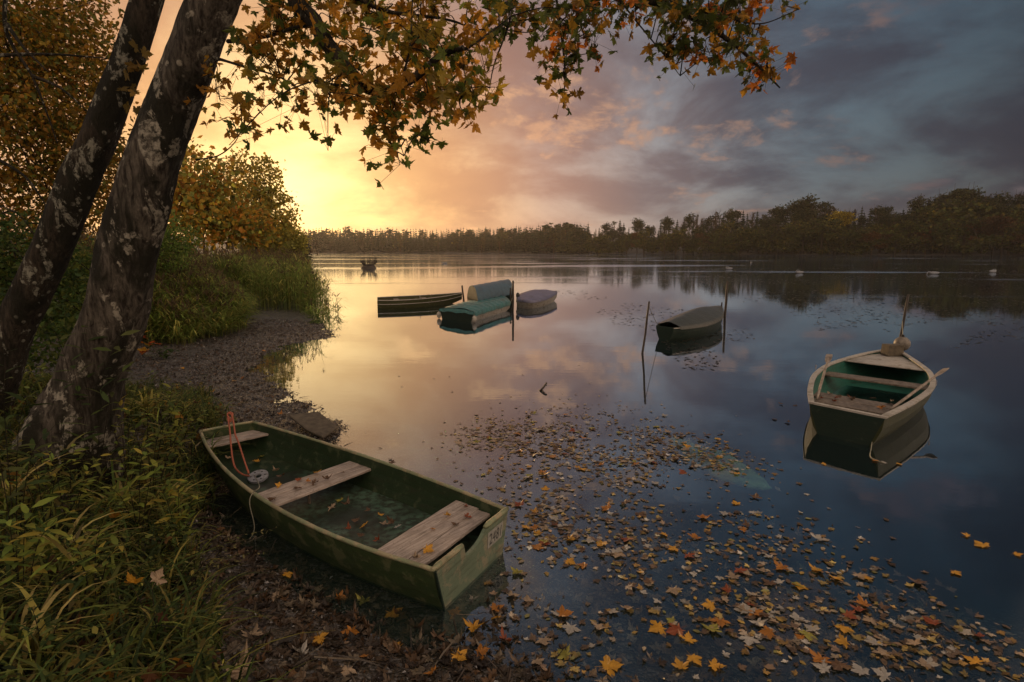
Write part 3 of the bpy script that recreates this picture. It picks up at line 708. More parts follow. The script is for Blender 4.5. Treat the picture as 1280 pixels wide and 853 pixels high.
# violet covered boat
H6 = Hull(PX([(645.5, 372, .42), (652, 367, .42), (668, 364, .43), (684, 363.3, .46), (695, 364.6, .5)]), PX([(647, 374.5, .42), (660, 376.5, .42), (675, 375, .43), (688, 370.5, .46), (696.5, 365.6, .5)]), .42, lambda t: -.08+.25*max(0, (t-.6)/.4)**2, 24, .025, .04)
b6 = empty('covered_boat', (H6.L[0]+H6.R[0])/2*[1, 1, 0], 'small white boat under a violet tarpaulin, moored alone past the tall post', 'boat')
H6.skin().build('hull', M['whitish'], b6)
cover(H6, M['tarp_violet'], b6, lambda t: .05+.24*math.sin(min(1, t*1.2)*math.pi)**.8, tent, 0, 1, .05, .10, .014, 4, seed=5, name='tarpaulin')
c = H6.L[0]*.5+H6.R[0]*.5+(H6.L[0]-H6.L[1])*.2
eng = MB().add(*sphere(c+[.05, 0, .16], (.10, .14, .16), 10, 8)).build('outboard_motor', M['rubber'], b6, smooth=True)
V, F = tube([c+[.05, 0, .14], c+[0, 0, -.2]], .05, 8); MB().add(V, F).build('motor_shaft', M['rubber'], eng)
# open wooden boat with pale stripe
H7 = Hull(PX([(471.5, 372.3, .42), (498, 371, .42), (530, 369.5, .43), (558, 367.7, .47), (577, 366.2, .55)]), PX([(471.5, 376.3, .42), (498, 376, .41), (530, 374, .43), (556, 371, .47), (577.5, 367.2, .55)]), .14, lambda t: -.08+.3*max(0, (t-.6)/.4)**2, 30, .03, .03)
b7 = empty('rowing_boat', (H7.L[0]+H7.R[0])/2*[1, 1, 0], 'long low open boat with a pale stripe, floating in the golden reflection', 'boat')
H7.skin().build('hull', M['olive'], b7)
MB().add(*board(H7.R, -H7.u, .06, .03)).build('gunwale', M['whitish'], b7)
MB().add(*board(H7.L, H7.u, .06, .03)).build('gunwale', M['whitish'], b7)
sc_ = np.array([H7.R[i]*.62+H7.BR[i]*.38+H7.u[i]*.03 for i in range(H7.K)]); V, F = tube(sc_, .018, 6); MB().add(V, F).build('rubbing_strake', M['whitish'], b7)
thwart(H7, .18, .24, .34, 1, b7, M['wood'], seed=21); thwart(H7, .5, .56, .34, 1, b7, M['wood'], seed=22); thwart(H7, .78, .83, .37, 1, b7, M['wood'], seed=23)
p = H7.at(.43, .9, .45); V, F = tube([p, p+np.array([0, 0, .18])], .015, 6); MB().add(V, F).build('oarlock', M['metal'], b7)

# --- stakes and mooring lines
def stake(base, top, r, label, name='mooring_stake'):
    base = np.array(base, float); top = np.array(top, float); b = base+(base-top)*.6
    V, F = tube([b, base, base*.6+top*.4+np.array([.01, 0, 0]), base*.3+top*.7, top], [r*1.1, r*1.05, r, r*.95, r*.85], 8, True, .05, int(base[0]*10) % 50)
    return tag(MB().add(V, F).build(name, M['stake'], origin=base, smooth=True), label, 'stake', 'stakes driven into the lake bed')
def stk(bx, by, tx, ty, Y, r, label):
    b = at(bx, by, Y); b[2] = 0; return stake(b, at(tx, ty, Y), r, label)
s1 = P(803, 442, 0); stk(803, 442, 811.5, 377, s1[1], .032, 'thin leaning stake tied to the stern of the dark covered boat')
stk(906, 394, 909.5, 352, 25.2, .055, 'tall dark stake beside the bow of the dark covered boat')
stk(641, 386, 641.3, 351, 28.0, .055, 'tall straight post at the end of the teal covered boat')
stk(638, 376, 638.3, 360, 30.5, .05, 'short post just behind the tall one by the teal boat')
stk(580, 377, 577.5, 357, 31.5, .05, 'short stake at the bow of the long open boat')
s5 = P(1122, 440, 0); stk(1123, 436, 1135.5, 368, 17.6, .036, 'thin leaning stake behind the buoy of the boat with oars')
def line(p, q, sag, r, label):
    p = np.array(p); q = np.array(q); pts = [p+(q-p)*k-np.array([0, 0, sag*4*k*(1-k)]) for k in np.linspace(0, 1, 9)]
    V, F = tube(pts, r, 5); tag(MB().add(V, F).build('mooring_line', M['cord'], origin=p), label, 'rope', 'thin mooring lines')
line(at(811, 382, s1[1]), H3.L[0]+[0.05, 0, .03], .03, .008, 'thin line from the leaning stake down to the dark covered boat')
line(at(641, 372, 28), P(634, 384, .3), .05, .008, 'thin line from the tall post to the teal covered boat')
line(at(1128, 402, 17.6), bc+[0, 0, .2], .02, .008, 'thin line from the leaning stake to the round buoy')
# stick breaking the surface, slab on the shore, submerged slab
pts = catmull([P(674, 489, -.02), P(677, 487, .03), P(681, 482, .10), P(683, 479, .13)], 5); V, F = tube(pts, [.022]*len(pts), 6)
so = MB().add(V, F); V, F = tube(catmull([P(677, 487, .03), P(680, 491, .0), P(684, 493, -.02)], 4), .016, 6); so.add(V, F)
tag(so.build('broken_branch', M['stake'], origin=P(680, 487, 0)), 'short forked black stick poking out of the calm water', 'branch')
sl = [P(361, 522, .16), P(396, 518, .14), P(424, 536, .06), P(404, 550, .04), P(385, 541, .06)]
rr_ = np.random.default_rng(4); V = [p for p in sl]+[p+np.array([rr_.normal()*.02, rr_.normal()*.02, .055]) for p in sl]; n = 5
F = [tuple(range(n-1, -1, -1)), tuple(range(n, 2*n))]+[(i, (i+1) % n, n+(i+1) % n, n+i) for i in range(n)]
so = MB().add(V, F).build('shore_slab', M['stone'], origin=sl[0]); tag(so, 'flat mossy slab at the tip of the beach beyond the boat', 'slab', None, 'thing')
bv = so.modifiers.new('b', 'BEVEL'); bv.width = .03; bv.segments = 2
m = plain('pale algae on a sunken slab', (.42, .60, .34), .9, 6, .8)
cs = P(893, 578, -.26)
V, F = sphere((0, 0, 0), (.38, 1.1, .10), 32, 12); V = np.stack([V[:, 0]*.87+V[:, 1]*(-.35), V[:, 0]*.45+V[:, 1]*.93, V[:, 2]], 1)+cs; V = V+np.stack([fbm(V[:, 0], V[:, 1], 6, k, 4)*.10 for k in (1, 2, 3)], 1)*[1, 1, .25]
tag(MB().add(V, F).build('sunken_slab', m, origin=cs, smooth=True), 'pale green algae covered stone under the water at the leaf field edge', 'stone')

# ------------------------------------------------------------------ leaf templates
def maple_template(curl=.12, fold=.15, seed=0, stalk=True):
    half = [(.06, -.10), (.22, -.20), (.50, -.27), (.40, -.08), (.36, .02), (.62, .02), (.72, .14), (1.0, .30), (.80, .36), (.74, .48), (.52, .44), (.34, .38), (.33, .52), (.46, .66), (.30, .72), (.22, .92), (.10, .98), (0, 1.22)]
    g = np.random.default_rng(seed); out = []
    for (x, y) in half: out.append((x*(1+g.normal()*.05), y+g.normal()*.025))
    for (x, y) in half[-2::-1]: out.append((-x*(1+g.normal()*.07), y+g.normal()*.03))
    V = [(0, .12, 0)]; V += [(x, y, 0) for x, y in out]; V = np.array(V); n = len(V)-1
    V[:, 1] -= .3
    r = np.hypot(V[:, 0], V[:, 1]); th = np.arctan2(V[:, 0], V[:, 1])
    V[:, 2] = curl*r**2*np.sin(th*2.5+seed*1.7) + curl*1.2*r**2*(.6+g.uniform(-.5, .8)) + fold*np.abs(V[:, 0])
    V[1:, 2] += g.normal(size=n)*.035
    F = [(0, i, i+1) for i in range(1, n)]+[(0, n, 1)]
    if stalk:
        k = len(V); V = np.vstack([V, [(-.015, -.25, 0), (.015, -.25, 0), (.05, -.95, .12), (.03, -.95, .12)]]); F += [(k, k+1, k+2), (k, k+2, k+3)]
    V /= 1.1
    return V, np.array(F)
MAPLES = [maple_template(c, f, s) for s, (c, f) in enumerate([(.05, .05), (.18, .12), (.32, .25), (-.25, .3), (.45, .1), (.1, .4)])]
LV = np.array([(0, 0, 0), (.22, .35, .04), (.16, .7, .03), (0, 1, -.06), (-.16, .7, .03), (-.22, .35, .04)]); LF = np.array([(0, 1, 5), (1, 2, 5), (5, 2, 4), (2, 3, 4)])
LV2 = LV*[.55, 1, 1]                                # lance-shaped leaf
DV = np.array([(0, -.5, 0), (.38, 0, .1), (0, .5, 0), (-.38, 0, .1)]); DF = np.array([(0, 1, 2), (0, 2, 3)])
def dirmats(d, roll):
    """matrices whose Y axis follows d"""
    d = d/np.linalg.norm(d, axis=1)[:, None]; up = np.where(np.abs(d[:, 2:3]) > .95, [[1., 0, 0]], [[0, 0, 1.]])
    x = np.cross(d, up); x /= np.linalg.norm(x, axis=1)[:, None]; z = np.cross(x, d)
    c, s = np.cos(roll)[:, None], np.sin(roll)[:, None]; x2 = x*c+z*s; z2 = -x*s+z*c
    return np.stack([x2, d, z2], -1)

# ------------------------------------------------------------------ the two leaning maples and their hanging boughs
def trunk_pts(rows):
    """rows: (px centre, py, px width across, Y) -> points and radii"""
    pts, rad = [], []
    for (cx, cy_, w_, Y) in rows:
        p = at(cx, cy_, Y); dd = p[1]*cp_-(p[2]-EYE)*sp_; pts.append(p); rad.append(w_*.5*.70*dd/FPX)
    return pts, rad
def trunk_mesh(pts, rad, n=28, seed=0, flare=True):
    c = catmull([np.append(p, r) for p, r in zip(pts, rad)], 16) if False else None
    c = catmull(pts, 14); rr = np.interp(np.linspace(0, len(rad)-1, len(c)), range(len(rad)), rad)
    V, F = tube(c, rr, n)
    V = np.array(V); k = len(c); g = np.random.default_rng(seed)
    cc = np.repeat(c, n, axis=0); dv = V-cc; ph = np.tile(np.arange(n)/n*2*math.pi, k); hh = np.repeat(np.arange(k)*.12, n)
    lump = 1+.05*np.sin(ph*3+hh*1.3+seed)+.035*np.sin(ph*5-hh*2.1)+.03*np.sin(hh*3.3+ph)+g.normal(size=len(V))*.012
    return cc+dv*lump[:, None], F
mp = empty('maple_tree', (-4.6, 5.9, .8), 'leaning maple with the thick lichen spotted trunk and the boughs hanging over the lake', 'tree')
pts, rad = trunk_pts([(60, 640, 210, 5.9), (95, 540, 146, 5.92), (112, 480, 106, 5.92), (142, 390, 98, 5.88), (170, 280, 93, 5.85), (209, 150, 82, 5.8), (267, 0, 78, 5.7), (318, -130, 74, 5.6), (372, -300, 66, 5.4), (440, -560, 52, 5.1)])
V, F = trunk_mesh(pts, rad, seed=3); MB().add(V, F).build('trunk', M['bark'], mp, smooth=True)
mp2 = empty('maple_tree', (-6.0, 6.2, .9), 'slimmer dark mossy maple leaning at the edge of the bank behind the thick trunk', 'tree')
pts2, rad2 = trunk_pts([(-70, 600, 110, 6.25), (-10, 480, 74, 6.25), (22, 400, 62, 6.25), (62, 315, 60, 6.25), (106, 212, 58, 6.25), (139, 133, 53, 6.2), (184, 0, 47, 6.2), (222, -120, 44, 6.1), (275, -300, 38, 6.0), (330, -500, 30, 6.0)])
V, F = trunk_mesh(pts2, rad2, seed=8); MB().add(V, F).build('trunk', M['bark_dark'], mp2, smooth=True)
BR = []          # (points, radii)
def bough(lst, r0, r1, parent=mp, name='branch', n=7):
    c = catmull([at(x, y, Y) for x, y, Y in lst], 8); V, F = tube(c, np.linspace(r0, r1, len(c)), n, True, .05, int(abs(lst[0][0])))
    MB().add(V, F).build(name, M['bark_dark'], parent, smooth=True); BR.append(c)
bough([(345, -260, 5.45), (352, -120, 5.2), (366, -10, 4.9), (392, 26, 4.8), (407, 52, 4.75), (430, 82, 4.7), (452, 104, 4.65), (478, 116, 4.6), (500, 107, 4.55), (522, 95, 4.5), (552, 69, 4.45), (580, 60, 4.4)], .085, .018)
bough([(398, 35, 4.8), (372, 34, 4.9), (340, 44, 5.2), (305, 50, 5.5), (285, 52, 5.7)], .012, .02)
bough([(430, 82, 4.7), (415, 110, 4.6), (395, 100, 4.6)], .016, .006)
bough([(447, 108, 4.65), (420, 106, 4.8), (394, 102, 5.0)], .014, .005)
bough([(500, 107, 4.55), (512, 60, 4.6), (516, -10, 4.7)], .010, .006)
bough([(580, 62, 4.4), (600, 50, 4.4), (640, 20, 4.5)], .012, .004)
bough([(500, 112, 4.55), (540, 120, 4.4), (575, 125, 4.3)], .010, .004)
bough([(478, 116, 4.6), (490, 150, 4.5), (505, 195, 4.45)], .008, .003)
bough([(400, -40, 4.8), (470, 10, 5.0), (560, 25, 5.0), (610, 45, 5.0)], .02, .006)
bough([(245, 200, 5.75), (272, 195, 5.4), (292, 180, 5.2), (303, 160, 5.1)], .008, .003)
bough([(262, 70, 5.75), (300, 82, 5.4), (345, 95, 5.2), (380, 115, 5.0)], .014, .004)
bough([(290, -60, 5.6), (420, -60, 5.6), (560, -50, 5.6), (700, -35, 5.6), (780, -10, 5.6), (860, 20, 5.6), (910, 50, 5.5), (950, 85, 5.5), (975, 110, 5.5)], .06, .006)
bough([(690, -36, 5.6), (700, 30, 5.6), (706, 90, 5.5), (704, 130, 5.5)], .014, .004)
bough([(620, -45, 5.6), (640, 10, 5.5), (618, 80, 5.5), (612, 110, 5.4)], .012, .004)
bough([(840, 8, 5.6), (900, 20, 5.5), (950, 30, 5.5), (998, 12, 5.5)], .012, .003)
bough([(760, -20, 5.6), (790, 20, 5.6), (835, 75, 5.6), (850, 95, 5.5)], .01, .003)
allb = np.concatenate([catmull(b[::4] if len(b) > 12 else b, 4) for b in BR])
LOBES = [  # px centre, radii, leaves, Y
 (330, 30, 55, 40, 60, 5.2), (300, 110, 40, 42, 40, 5.4), (350, 85, 60, 45, 85, 5.1), (415, 40, 60, 50, 95, 4.9), (420, 110, 62, 32, 85, 4.7), (480, 60, 60, 55, 110, 4.7), (500, 130, 62, 38, 105, 4.5), (545, 60, 60, 60, 110, 4.6), (560, 130, 48, 35, 70, 4.4), (505, 185, 20, 28, 22, 4.4), (470, 160, 24, 16, 18, 4.5),
 (600, 95, 28, 34, 36, 4.5), (345, 128, 14, 14, 10, 4.9), (388, 128, 30, 14, 16, 4.8), (415, 189, 11, 9, 8, 4.6), (540, 175, 12, 14, 9, 4.4), (305, 153, 15, 13, 9, 4.3), (291, 182, 10, 22, 9, 4.4), (269, 150, 10, 8, 4, 4.9), (440, 0, 90, 25, 90, 5.0), (560, 0, 60, 22, 60, 5.0),
 (618, 62, 16, 48, 34, 5.5), (655, 30, 32, 30, 52, 5.6), (700, 28, 48, 36, 95, 5.6), (703, 88, 22, 30, 34, 5.5), (708, 125, 10, 18, 11, 5.5), (765, 18, 40, 26, 70, 5.6), (738, 60, 22, 22, 28, 5.6), (830, 30, 42, 38, 85, 5.6), (880, 38, 45, 44, 110, 5.5), (925, 60, 34, 44, 85, 5.5), (955, 98, 22, 24, 34, 5.5), (850, 80, 22, 20, 24, 5.5), (985, 17, 18, 7, 10, 5.5), (940, 10, 30, 16, 26, 5.5)]
g = np.random.default_rng(5)
lp, ln, lt, ls = [], [], [], []; tw = MB()
for (cx, cy_, rx, ry, n_, Y0) in LOBES:
    nc = max(1, n_//7)
    for k in range(nc):
        a = g.uniform(0, 6.283); q = math.sqrt(g.uniform())*.86; c = at(cx+rx*q*math.cos(a), cy_+ry*q*math.sin(a), Y0+g.normal()*.28)
        j = np.argmin(np.linalg.norm(allb-c, axis=1)); b0 = allb[j]
        mid = (b0+c)/2+g.normal(size=3)*.05+np.array([0, 0, .06])
        tc = catmull([b0, mid, c], 5); V, F = tube(tc, np.linspace(.006, .0022, len(tc)), 4, False); tw.add(V, F)
        m_n = int(n_/nc*g.uniform(.95, 1.4))+1
        hue = g.uniform()
        for q in range(m_n):
            p = tc[g.integers(len(tc)//2, len(tc))]+g.normal(size=3)*[.085, .085, .07]; lp.append(p)
            V, F = tube([tc[-1-g.integers(0, 3)], p], .0014, 3, False)
            tw.add(V, F)
            orange = (.52, .26, .035) if hue < .42 else ((.34, .25, .035) if hue < .66 else (.13, .17, .03))
            if cx > 600 and hue < .18: orange = (.50, .17, .025)
            elif cx > 600 and hue >= .18: orange = (.07, .095, .022) if g.uniform() < .7 else (.28, .16, .03)
            if g.uniform() < .15: orange = (.42, .24, .03)
            lt.append(np.array(orange)*math.exp(g.normal()*.22)); ls.append(g.uniform(.042, .088))
lp = np.array(lp); lt = np.array(lt); ls = np.array(ls); N = len(lp)
dd = g.normal(size=(N, 3))*[.7, .7, .45]+[0, 0, -.75]; Rm = dirmats(dd, g.uniform(0, 6.28, N))
lv = MB(); var = g.integers(0, len(MAPLES), N)
for k in range(len(MAPLES)):
    s_ = var == k; scatter(lv, MAPLES[k][0], MAPLES[k][1], lp[s_], Rm[s_], ls[s_], lt[s_])
tw.build('twigs', M['twig'], mp); lv.build('leaves', M['leaf'], mp)
# crown above the picture: shades the bank as the real crown does
g = np.random.default_rng(6); N = 1500
N = 350; cp3 = np.array([-2.6, 3.9, 8.6])+g.normal(size=(N, 3))*[2.3, 2.0, 1.0]
cp3 = cp3[cp3[:, 2] > 7.0]; N = len(cp3); up = MB()
scatter(up, MAPLES[1][0], MAPLES[1][1], cp3, rotmats(N, 1, g, .7), g.uniform(.09, .13, N), palette(N, [(.2, .1, .02), (.06, .07, .02), (.12, .09, .02)], g))
up.build('upper_leaves', M['leaf'], mp)
for a_, b_ in (((-2.9, 5.4, 8.2), (-.2, 3.4, 9.0)), ((-2.9, 5.4, 8.0), (-4.8, 3.2, 9.2)), ((-2.8, 5.3, 8.6), (-2.2, 2.4, 9.6))):
    V, F = tube([a_, (np.array(a_)+b_)/2+[0, 0, .4], b_], [.12, .08, .03], 7); MB().add(V, F).build('branch', M['bark_dark'], mp, smooth=True)
# small leaves sprouting on the slim trunk
g = np.random.default_rng(9); pz = np.array([at(172+g.normal()*9, 78+g.normal()*24, 6.0) for _ in range(12)]); sp2 = MB()
scatter(sp2, MAPLES[0][0], MAPLES[0][1], pz, rotmats(12, None, g), g.uniform(.07, .10, 12), palette(12, [(.22, .13, .02), (.16, .11, .02)], g)); sp2.build('sprout', M['leaf'], mp2)

# ------------------------------------------------------------------ autumn trees, bushes and reeds along the near bank
def crown_points(lobes, g, clump=.35, per=9):
    """lobes: (centre, radii, n). Leaves gather in clumps spread mostly near the lobe surfaces."""
    out = []
    for c, r, n in lobes:
        k = max(1, n//per); u = g.normal(size=(k, 3)); u /= np.linalg.norm(u, axis=1)[:, None]
        rad_ = g.uniform(.25, 1, k)**.45; cc = np.array(c)+u*np.array(r)*rad_[:, None]
        out.append(np.repeat(cc, per, axis=0)+g.normal(size=(k*per, 3))*clump*np.array([1, 1, .55]))
    return np.concatenate(out)
def limb_tree(root, base, top, r0, lobes, g, mat, nb=26, lean=None):
    base = np.array(base, float); top = np.array(top, float); c = catmull([base, base+(top-base)*.35+g.normal(size=3)*[.1, .1, 0], base+(top-base)*.7+g.normal(size=3)*[.15, .15, 0], top], 6)
    V, F = tube(c, np.linspace(r0, r0*.15, len(c)), 9, True, .04, 1); MB().add(V, F).build('trunk', mat, root, smooth=True)
    br = MB()
    for k in range(nb):
        i = g.integers(len(c)//4, len(c)); lc, lr, _ = lobes[g.integers(len(lobes))]; e = np.array(lc)+g.uniform(-.8, .8, 3)*np.array(lr)
        s_ = c[i]; md = (s_+e)/2+np.array([0, 0, .12*np.linalg.norm(e-s_)]); cc = catmull([s_, md, e], 5); V, F = tube(cc, np.linspace(r0*.28, .008, len(cc)), 5, False); br.add(V, F)
        for q in range(3):
            j = g.integers(3, len(cc)); e2 = cc[j]+g.normal(size=3)*np.array(lr)*.35; V, F = tube([cc[j], (cc[j]+e2)/2+[0, 0, .05], e2], [.012, .009, .004], 4, False); br.add(V, F)
    br.build('limbs', mat, root)
def leafy_tree(name, base, top, r0, lobes, size, pal, label, cat, seed, mat='foliage', clump=.35, per=9, group=None, nb=26, tv=DV, tf=DF):
    g = np.random.default_rng(seed); root = empty(name, base, label, cat, group)
    limb_tree(root, base, top, r0, lobes, g, M['bark_dark'], nb)
    p = crown_points(lobes, g, clump, per); n = len(p); mb = MB()
    scatter(mb, tv, tf, p, rotmats(n, None, g), size*g.uniform(.6, 1.3, n), palette(n, pal, g, .3)); mb.build('crown', M[mat], root); return root
OCH = [(.40, .25, .03), (.30, .22, .04), (.16, .18, .035), (.40, .20, .03)]
GRN = [(.08, .13, .03), (.05, .10, .025), (.12, .15, .03)]
def lobe(px, py, Y, rx, ry, rz, n): c = at(px, py, Y); return (c, (rx, ry, rz), n)
leafy_tree('beech_tree', (-13.5, 12.5, 1.5), (-11.5, 12, 9.5), .22, [lobe(-60, 60, 11, 2.2, 1.5, 1.8, 3200), lobe(30, 30, 11, 1.6, 1.4, 1.4, 3600), lobe(70, 110, 11.5, 1.1, 1.3, 1.2, 3000), lobe(20, 170, 11, 1.6, 1.3, 1.3, 3600), lobe(-40, 260, 11, 1.5, 1.2, 1.2, 1800), lobe(95, 60, 12, .8, 1.0, .9, 1100), lobe(90, 190, 12, .8, 1.0, .9, 2200), lobe(135, 225, 13, .8, .9, .9, 2200), lobe(60, 250, 11.5, 1.3, 1.0, .8, 2600), lobe(0, 100, 10.5, 1.6, 1.2, 1.4, 4000), lobe(45, 5, 11, 1.3, 1.2, .8, 2200)], .095, OCH, 'ochre leaved beech filling the space beyond the slim leaning trunk', 'tree', 31, nb=70, clump=.2, tv=LV*[1.2, 1, 1], tf=LF)
for k, (lst) in enumerate([[(8, -20, 8.5), (8, 40, 8.5), (40, 95, 8.6), (58, 140, 8.7), (72, 180, 8.8)], [(8, 30, 8.5), (30, 60, 8.4), (60, 90, 8.4)], [(40, 95, 8.6), (75, 110, 8.7), (110, 140, 8.8)], [(-20, 70, 9), (60, 68, 9), (134, 73, 9)], [(-20, 190, 9), (30, 220, 9), (60, 260, 9)]]):
    c = catmull([at(*q) for q in lst], 7); V, F = tube(c, np.linspace(.03, .008, len(c)), 6, True, .05, k)
    tag(MB().add(V, F).build('bare_branch', M['bark_dark'], origin=c[0], smooth=True), ['dark branch curving down in front of the ochre beech', 'short side branch high on the curving dark branch', 'thin bare branch reaching from the curving one towards the slim trunk', 'level dark branch crossing to the slim trunk near its top', 'low sloping bare branch in front of the ochre beech'][k], 'branch')
leafy_tree('leafy_bush', (-9.5, 10.5, 1.3), (-9.3, 10.5, 3.6), .06, [lobe(20, 330, 9.5, 1.1, .8, .8, 2600), lobe(-60, 340, 9, 1.2, .9, 1.2, 2000), lobe(85, 380, 9.5, .8, .7, .6, 1800), lobe(30, 420, 8.5, 1.0, .6, .6, 1500)], .10, GRN, 'dense green bush filling the gap behind the slim leaning trunk', 'bush', 32, clump=.16, tv=LV, tf=LF)
leafy_tree('leafy_bush', (-13.2, 19, .9), (-12.6, 19, 3.4), .05, [lobe(225, 300, 19, .6, .6, .5, 900), lobe(208, 318, 18.5, .7, .6, .5, 1000), lobe(190, 290, 19, .9, .7, .8, 1200)], .10, [(.18, .28, .05), (.24, .30, .06), (.11, .19, .04)], 'bright green bush showing just past the thick trunk above the reeds', 'bush', 33, clump=.16, tv=LV, tf=LF)
leafy_tree('oak_tree', (-33, 47, 1.5), (-30.5, 46, 10.5), .25, [lobe(238, 265, 44, 2.6, 2.2, 3.0, 1500), lobe(262, 235, 45, 2.1, 2, 2.2, 1000), lobe(285, 275, 44, 2.3, 2, 2.0, 1300), lobe(215, 230, 45, 3.0, 2.2, 3.5, 1500), lobe(308, 285, 46, 1.5, 1.6, 1.4, 700)], .40, [(.55, .25, .035), (.48, .32, .045), (.58, .38, .05), (.30, .30, .06), (.26, .28, .06)], 'golden amber oak on the bank above the reeds, left of the airy birch', 'tree', 34, clump=.85, nb=40)
leafy_tree('birch_tree', (-27.5, 62, 1.2), (-27.2, 62, 12.6), .16, [lobe(330, 222, 62, 1.7, 1.7, 2.0, 900), lobe(318, 250, 62, 2.2, 2, 2.2, 1300), lobe(345, 262, 62, 1.9, 2, 2.4, 1300), lobe(335, 290, 62, 3.0, 2.2, 1.6, 1700)], .34, [(.42, .36, .07), (.32, .30, .07), (.52, .38, .06)], 'airy thin crowned birch standing against the brightest sky', 'tree', 35, clump=.45, nb=55)
leafy_tree('birch_tree', (-31, 58, 1.2), (-30.5, 58, 11.6), .14, [lobe(292, 225, 58, 1.5, 1.5, 1.8, 500), lobe(285, 255, 58, 1.8, 1.8, 1.8, 700), lobe(300, 205, 58, 1.0, 1, 1.2, 200)], .32, [(.48, .34, .06), (.34, .27, .06)], 'sparse birch between the golden amber oak and the brightest birch', 'tree', 36, clump=.5, nb=45)
leafy_tree('shore_willow', (-31, 78, 1.0), (-31, 78, 5.0), .12, [lobe(352, 300, 76, 3.2, 2.5, 2.0, 2200), lobe(335, 310, 70, 3.0, 2.5, 2.0, 1800), lobe(362, 312, 82, 2.2, 2.2, 1.4, 900)], .38, [(.36, .34, .07), (.28, .26, .06)], 'low willow at the far end of the reeds where the golden water begins', 'tree', 37, clump=.5, nb=25)
leafy_tree('spruce_shadow_tree', (-44, 60, 2), (-43, 60, 17), .3, [lobe(120, 200, 55, 6, 4, 6, 2500), lobe(30, 150, 50, 8, 4, 8, 2500), lobe(200, 230, 58, 4, 3, 4, 1800)], .5, [(.05, .05, .018), (.10, .06, .015)], 'tall dark autumn tree seen through the gap between the two trunks', 'tree', 38, clump=.9, nb=40) if False else None

# reeds (uncountable)
def reed_area(n, ylo, yhi, dlo, dhi, g, xr=(-60, -5)):
    out = []
    while sum(len(o) for o in out) < n:
        y = ylo*(yhi/ylo)**g.uniform(size=n*3); x = g.uniform(xr[0], xr[1], n*3); x = x*y/90. if False else x
        sd = shore_sd(x, y); ok = (sd > dlo) & (sd < dhi); out.append(np.stack([x[ok], y[ok]], 1))
    return np.concatenate(out)[:n]
g = np.random.default_rng(41); R1 = []
q = reed_area(7500, 16.8, 30, 2.6, 8.5, g, (-24, -9)); q = q[(q[:, 0] < -9.5-(q[:, 1]-18)*.12)]
q2 = reed_area(5200, 27, 95, -.6, 7, g, (-46, -9)); q3 = reed_area(260, 22, 60, -1.6, 0, g, (-30, -8))
rp = np.concatenate([q, q2, q3]); N = len(rp); z0 = height(rp[:, 0], rp[:, 1])
z0 = np.maximum(z0, -.3); rb = MB(); k = 5
hh = np.concatenate([g.uniform(1.7, 2.9, len(q)), g.uniform(1.6, 2.6, len(q2)), g.uniform(.6, 1.6, len(q3))])*(1+.18*fbm(rp[:, 0], rp[:, 1], .35, 9, 2))
edge = np.clip((shore_sd(rp[:, 0], rp[:, 1])-1.5)/3.5, .35, 1); hh = hh*np.where(rp[:, 1] < 27, edge, 1)
SV = np.array([(-.006, 0, 0), (.006, 0, 0), (.005, 0, .5), (-.005, 0, .5), (.05, 0, .82), (.058, 0, .82), (.10, .02, 1.0)]); SF4 = np.array([(0, 1, 2, 3), (3, 2, 5, 4)]); SF = np.array([(0, 1, 2), (0, 2, 3), (3, 2, 5), (3, 5, 4), (4, 5, 6)])
zr = g.uniform(0, 6.28, N); RZ = np.zeros((N, 3, 3)); RZ[:, 0, 0] = np.cos(zr); RZ[:, 0, 1] = -np.sin(zr); RZ[:, 1, 0] = np.sin(zr); RZ[:, 1, 1] = np.cos(zr); RZ[:, 2, 2] = 1
P0 = np.stack([rp[:, 0], rp[:, 1], z0], 1); S3 = np.stack([np.maximum(1.4, hh), np.ones(N)*1.5, hh], 1)[:, None, :]
col0 = palette(N, [(.18, .24, .055), (.26, .26, .07), (.12, .18, .04)], g, .3); far_ = sstep(24, 60, rp[:, 1])[:, None]; col0 = col0*(1-far_)+palette(N, [(.28, .21, .08), (.22, .19, .06)], g)*far_
scatter(rb, SV, SF, P0, RZ, S3, col0)
BV = np.array([(-.011, 0, 0), (.011, 0, 0), (.016, .22, .16), (-.016, .22, .16), (.010, .42, .18), (-.010, .42, .18), (0, .60, .08)]); BF = np.array([(0, 1, 2), (0, 2, 3), (3, 2, 4), (3, 4, 5), (5, 4, 6)])
for lay in range(5):
    zz = g.uniform(.15, .9, N); ofs = np.stack([np.cos(zr)*.05*hh*zz**2, np.sin(zr)*.05*hh*zz**2, zz*hh], 1); a = g.uniform(0, 6.28, N)
    RZ2 = np.zeros((N, 3, 3)); RZ2[:, 0, 0] = np.cos(a); RZ2[:, 0, 1] = -np.sin(a); RZ2[:, 1, 0] = np.sin(a); RZ2[:, 1, 1] = np.cos(a); RZ2[:, 2, 2] = 1
    sc3 = g.uniform(.7, 1.25, N); sc3 = np.stack([sc3*1.3, sc3, sc3*g.uniform(.3, 1.8, N)], 1)[:, None, :]
    scatter(rb, BV, BF, P0+ofs, RZ2, sc3, palette(N, [(.28, .38, .07), (.19, .27, .06), (.44, .40, .10)], g, .35)*(1-far_*.1))
pl = g.uniform(size=N) < .35; top = P0+np.stack([np.cos(zr)*.10*hh, np.sin(zr)*.10*hh, hh], 1)
for lay in range(4): scatter(rb, LV*[.10, .30, .3], LF, top[pl]+g.normal(size=(pl.sum(), 3))*.02, dirmats(g.normal(size=(pl.sum(), 3))*.4+[0, 0, .7], g.uniform(0, 6.28, pl.sum())), g.uniform(.6, 1.0, pl.sum()), palette(pl.sum(), [(.17, .12, .06), (.13, .09, .05)], g))
tag(rb.build('reed_bed', M['grass']), 'tall green reed bed along the curve of the shore', kind='stuff')

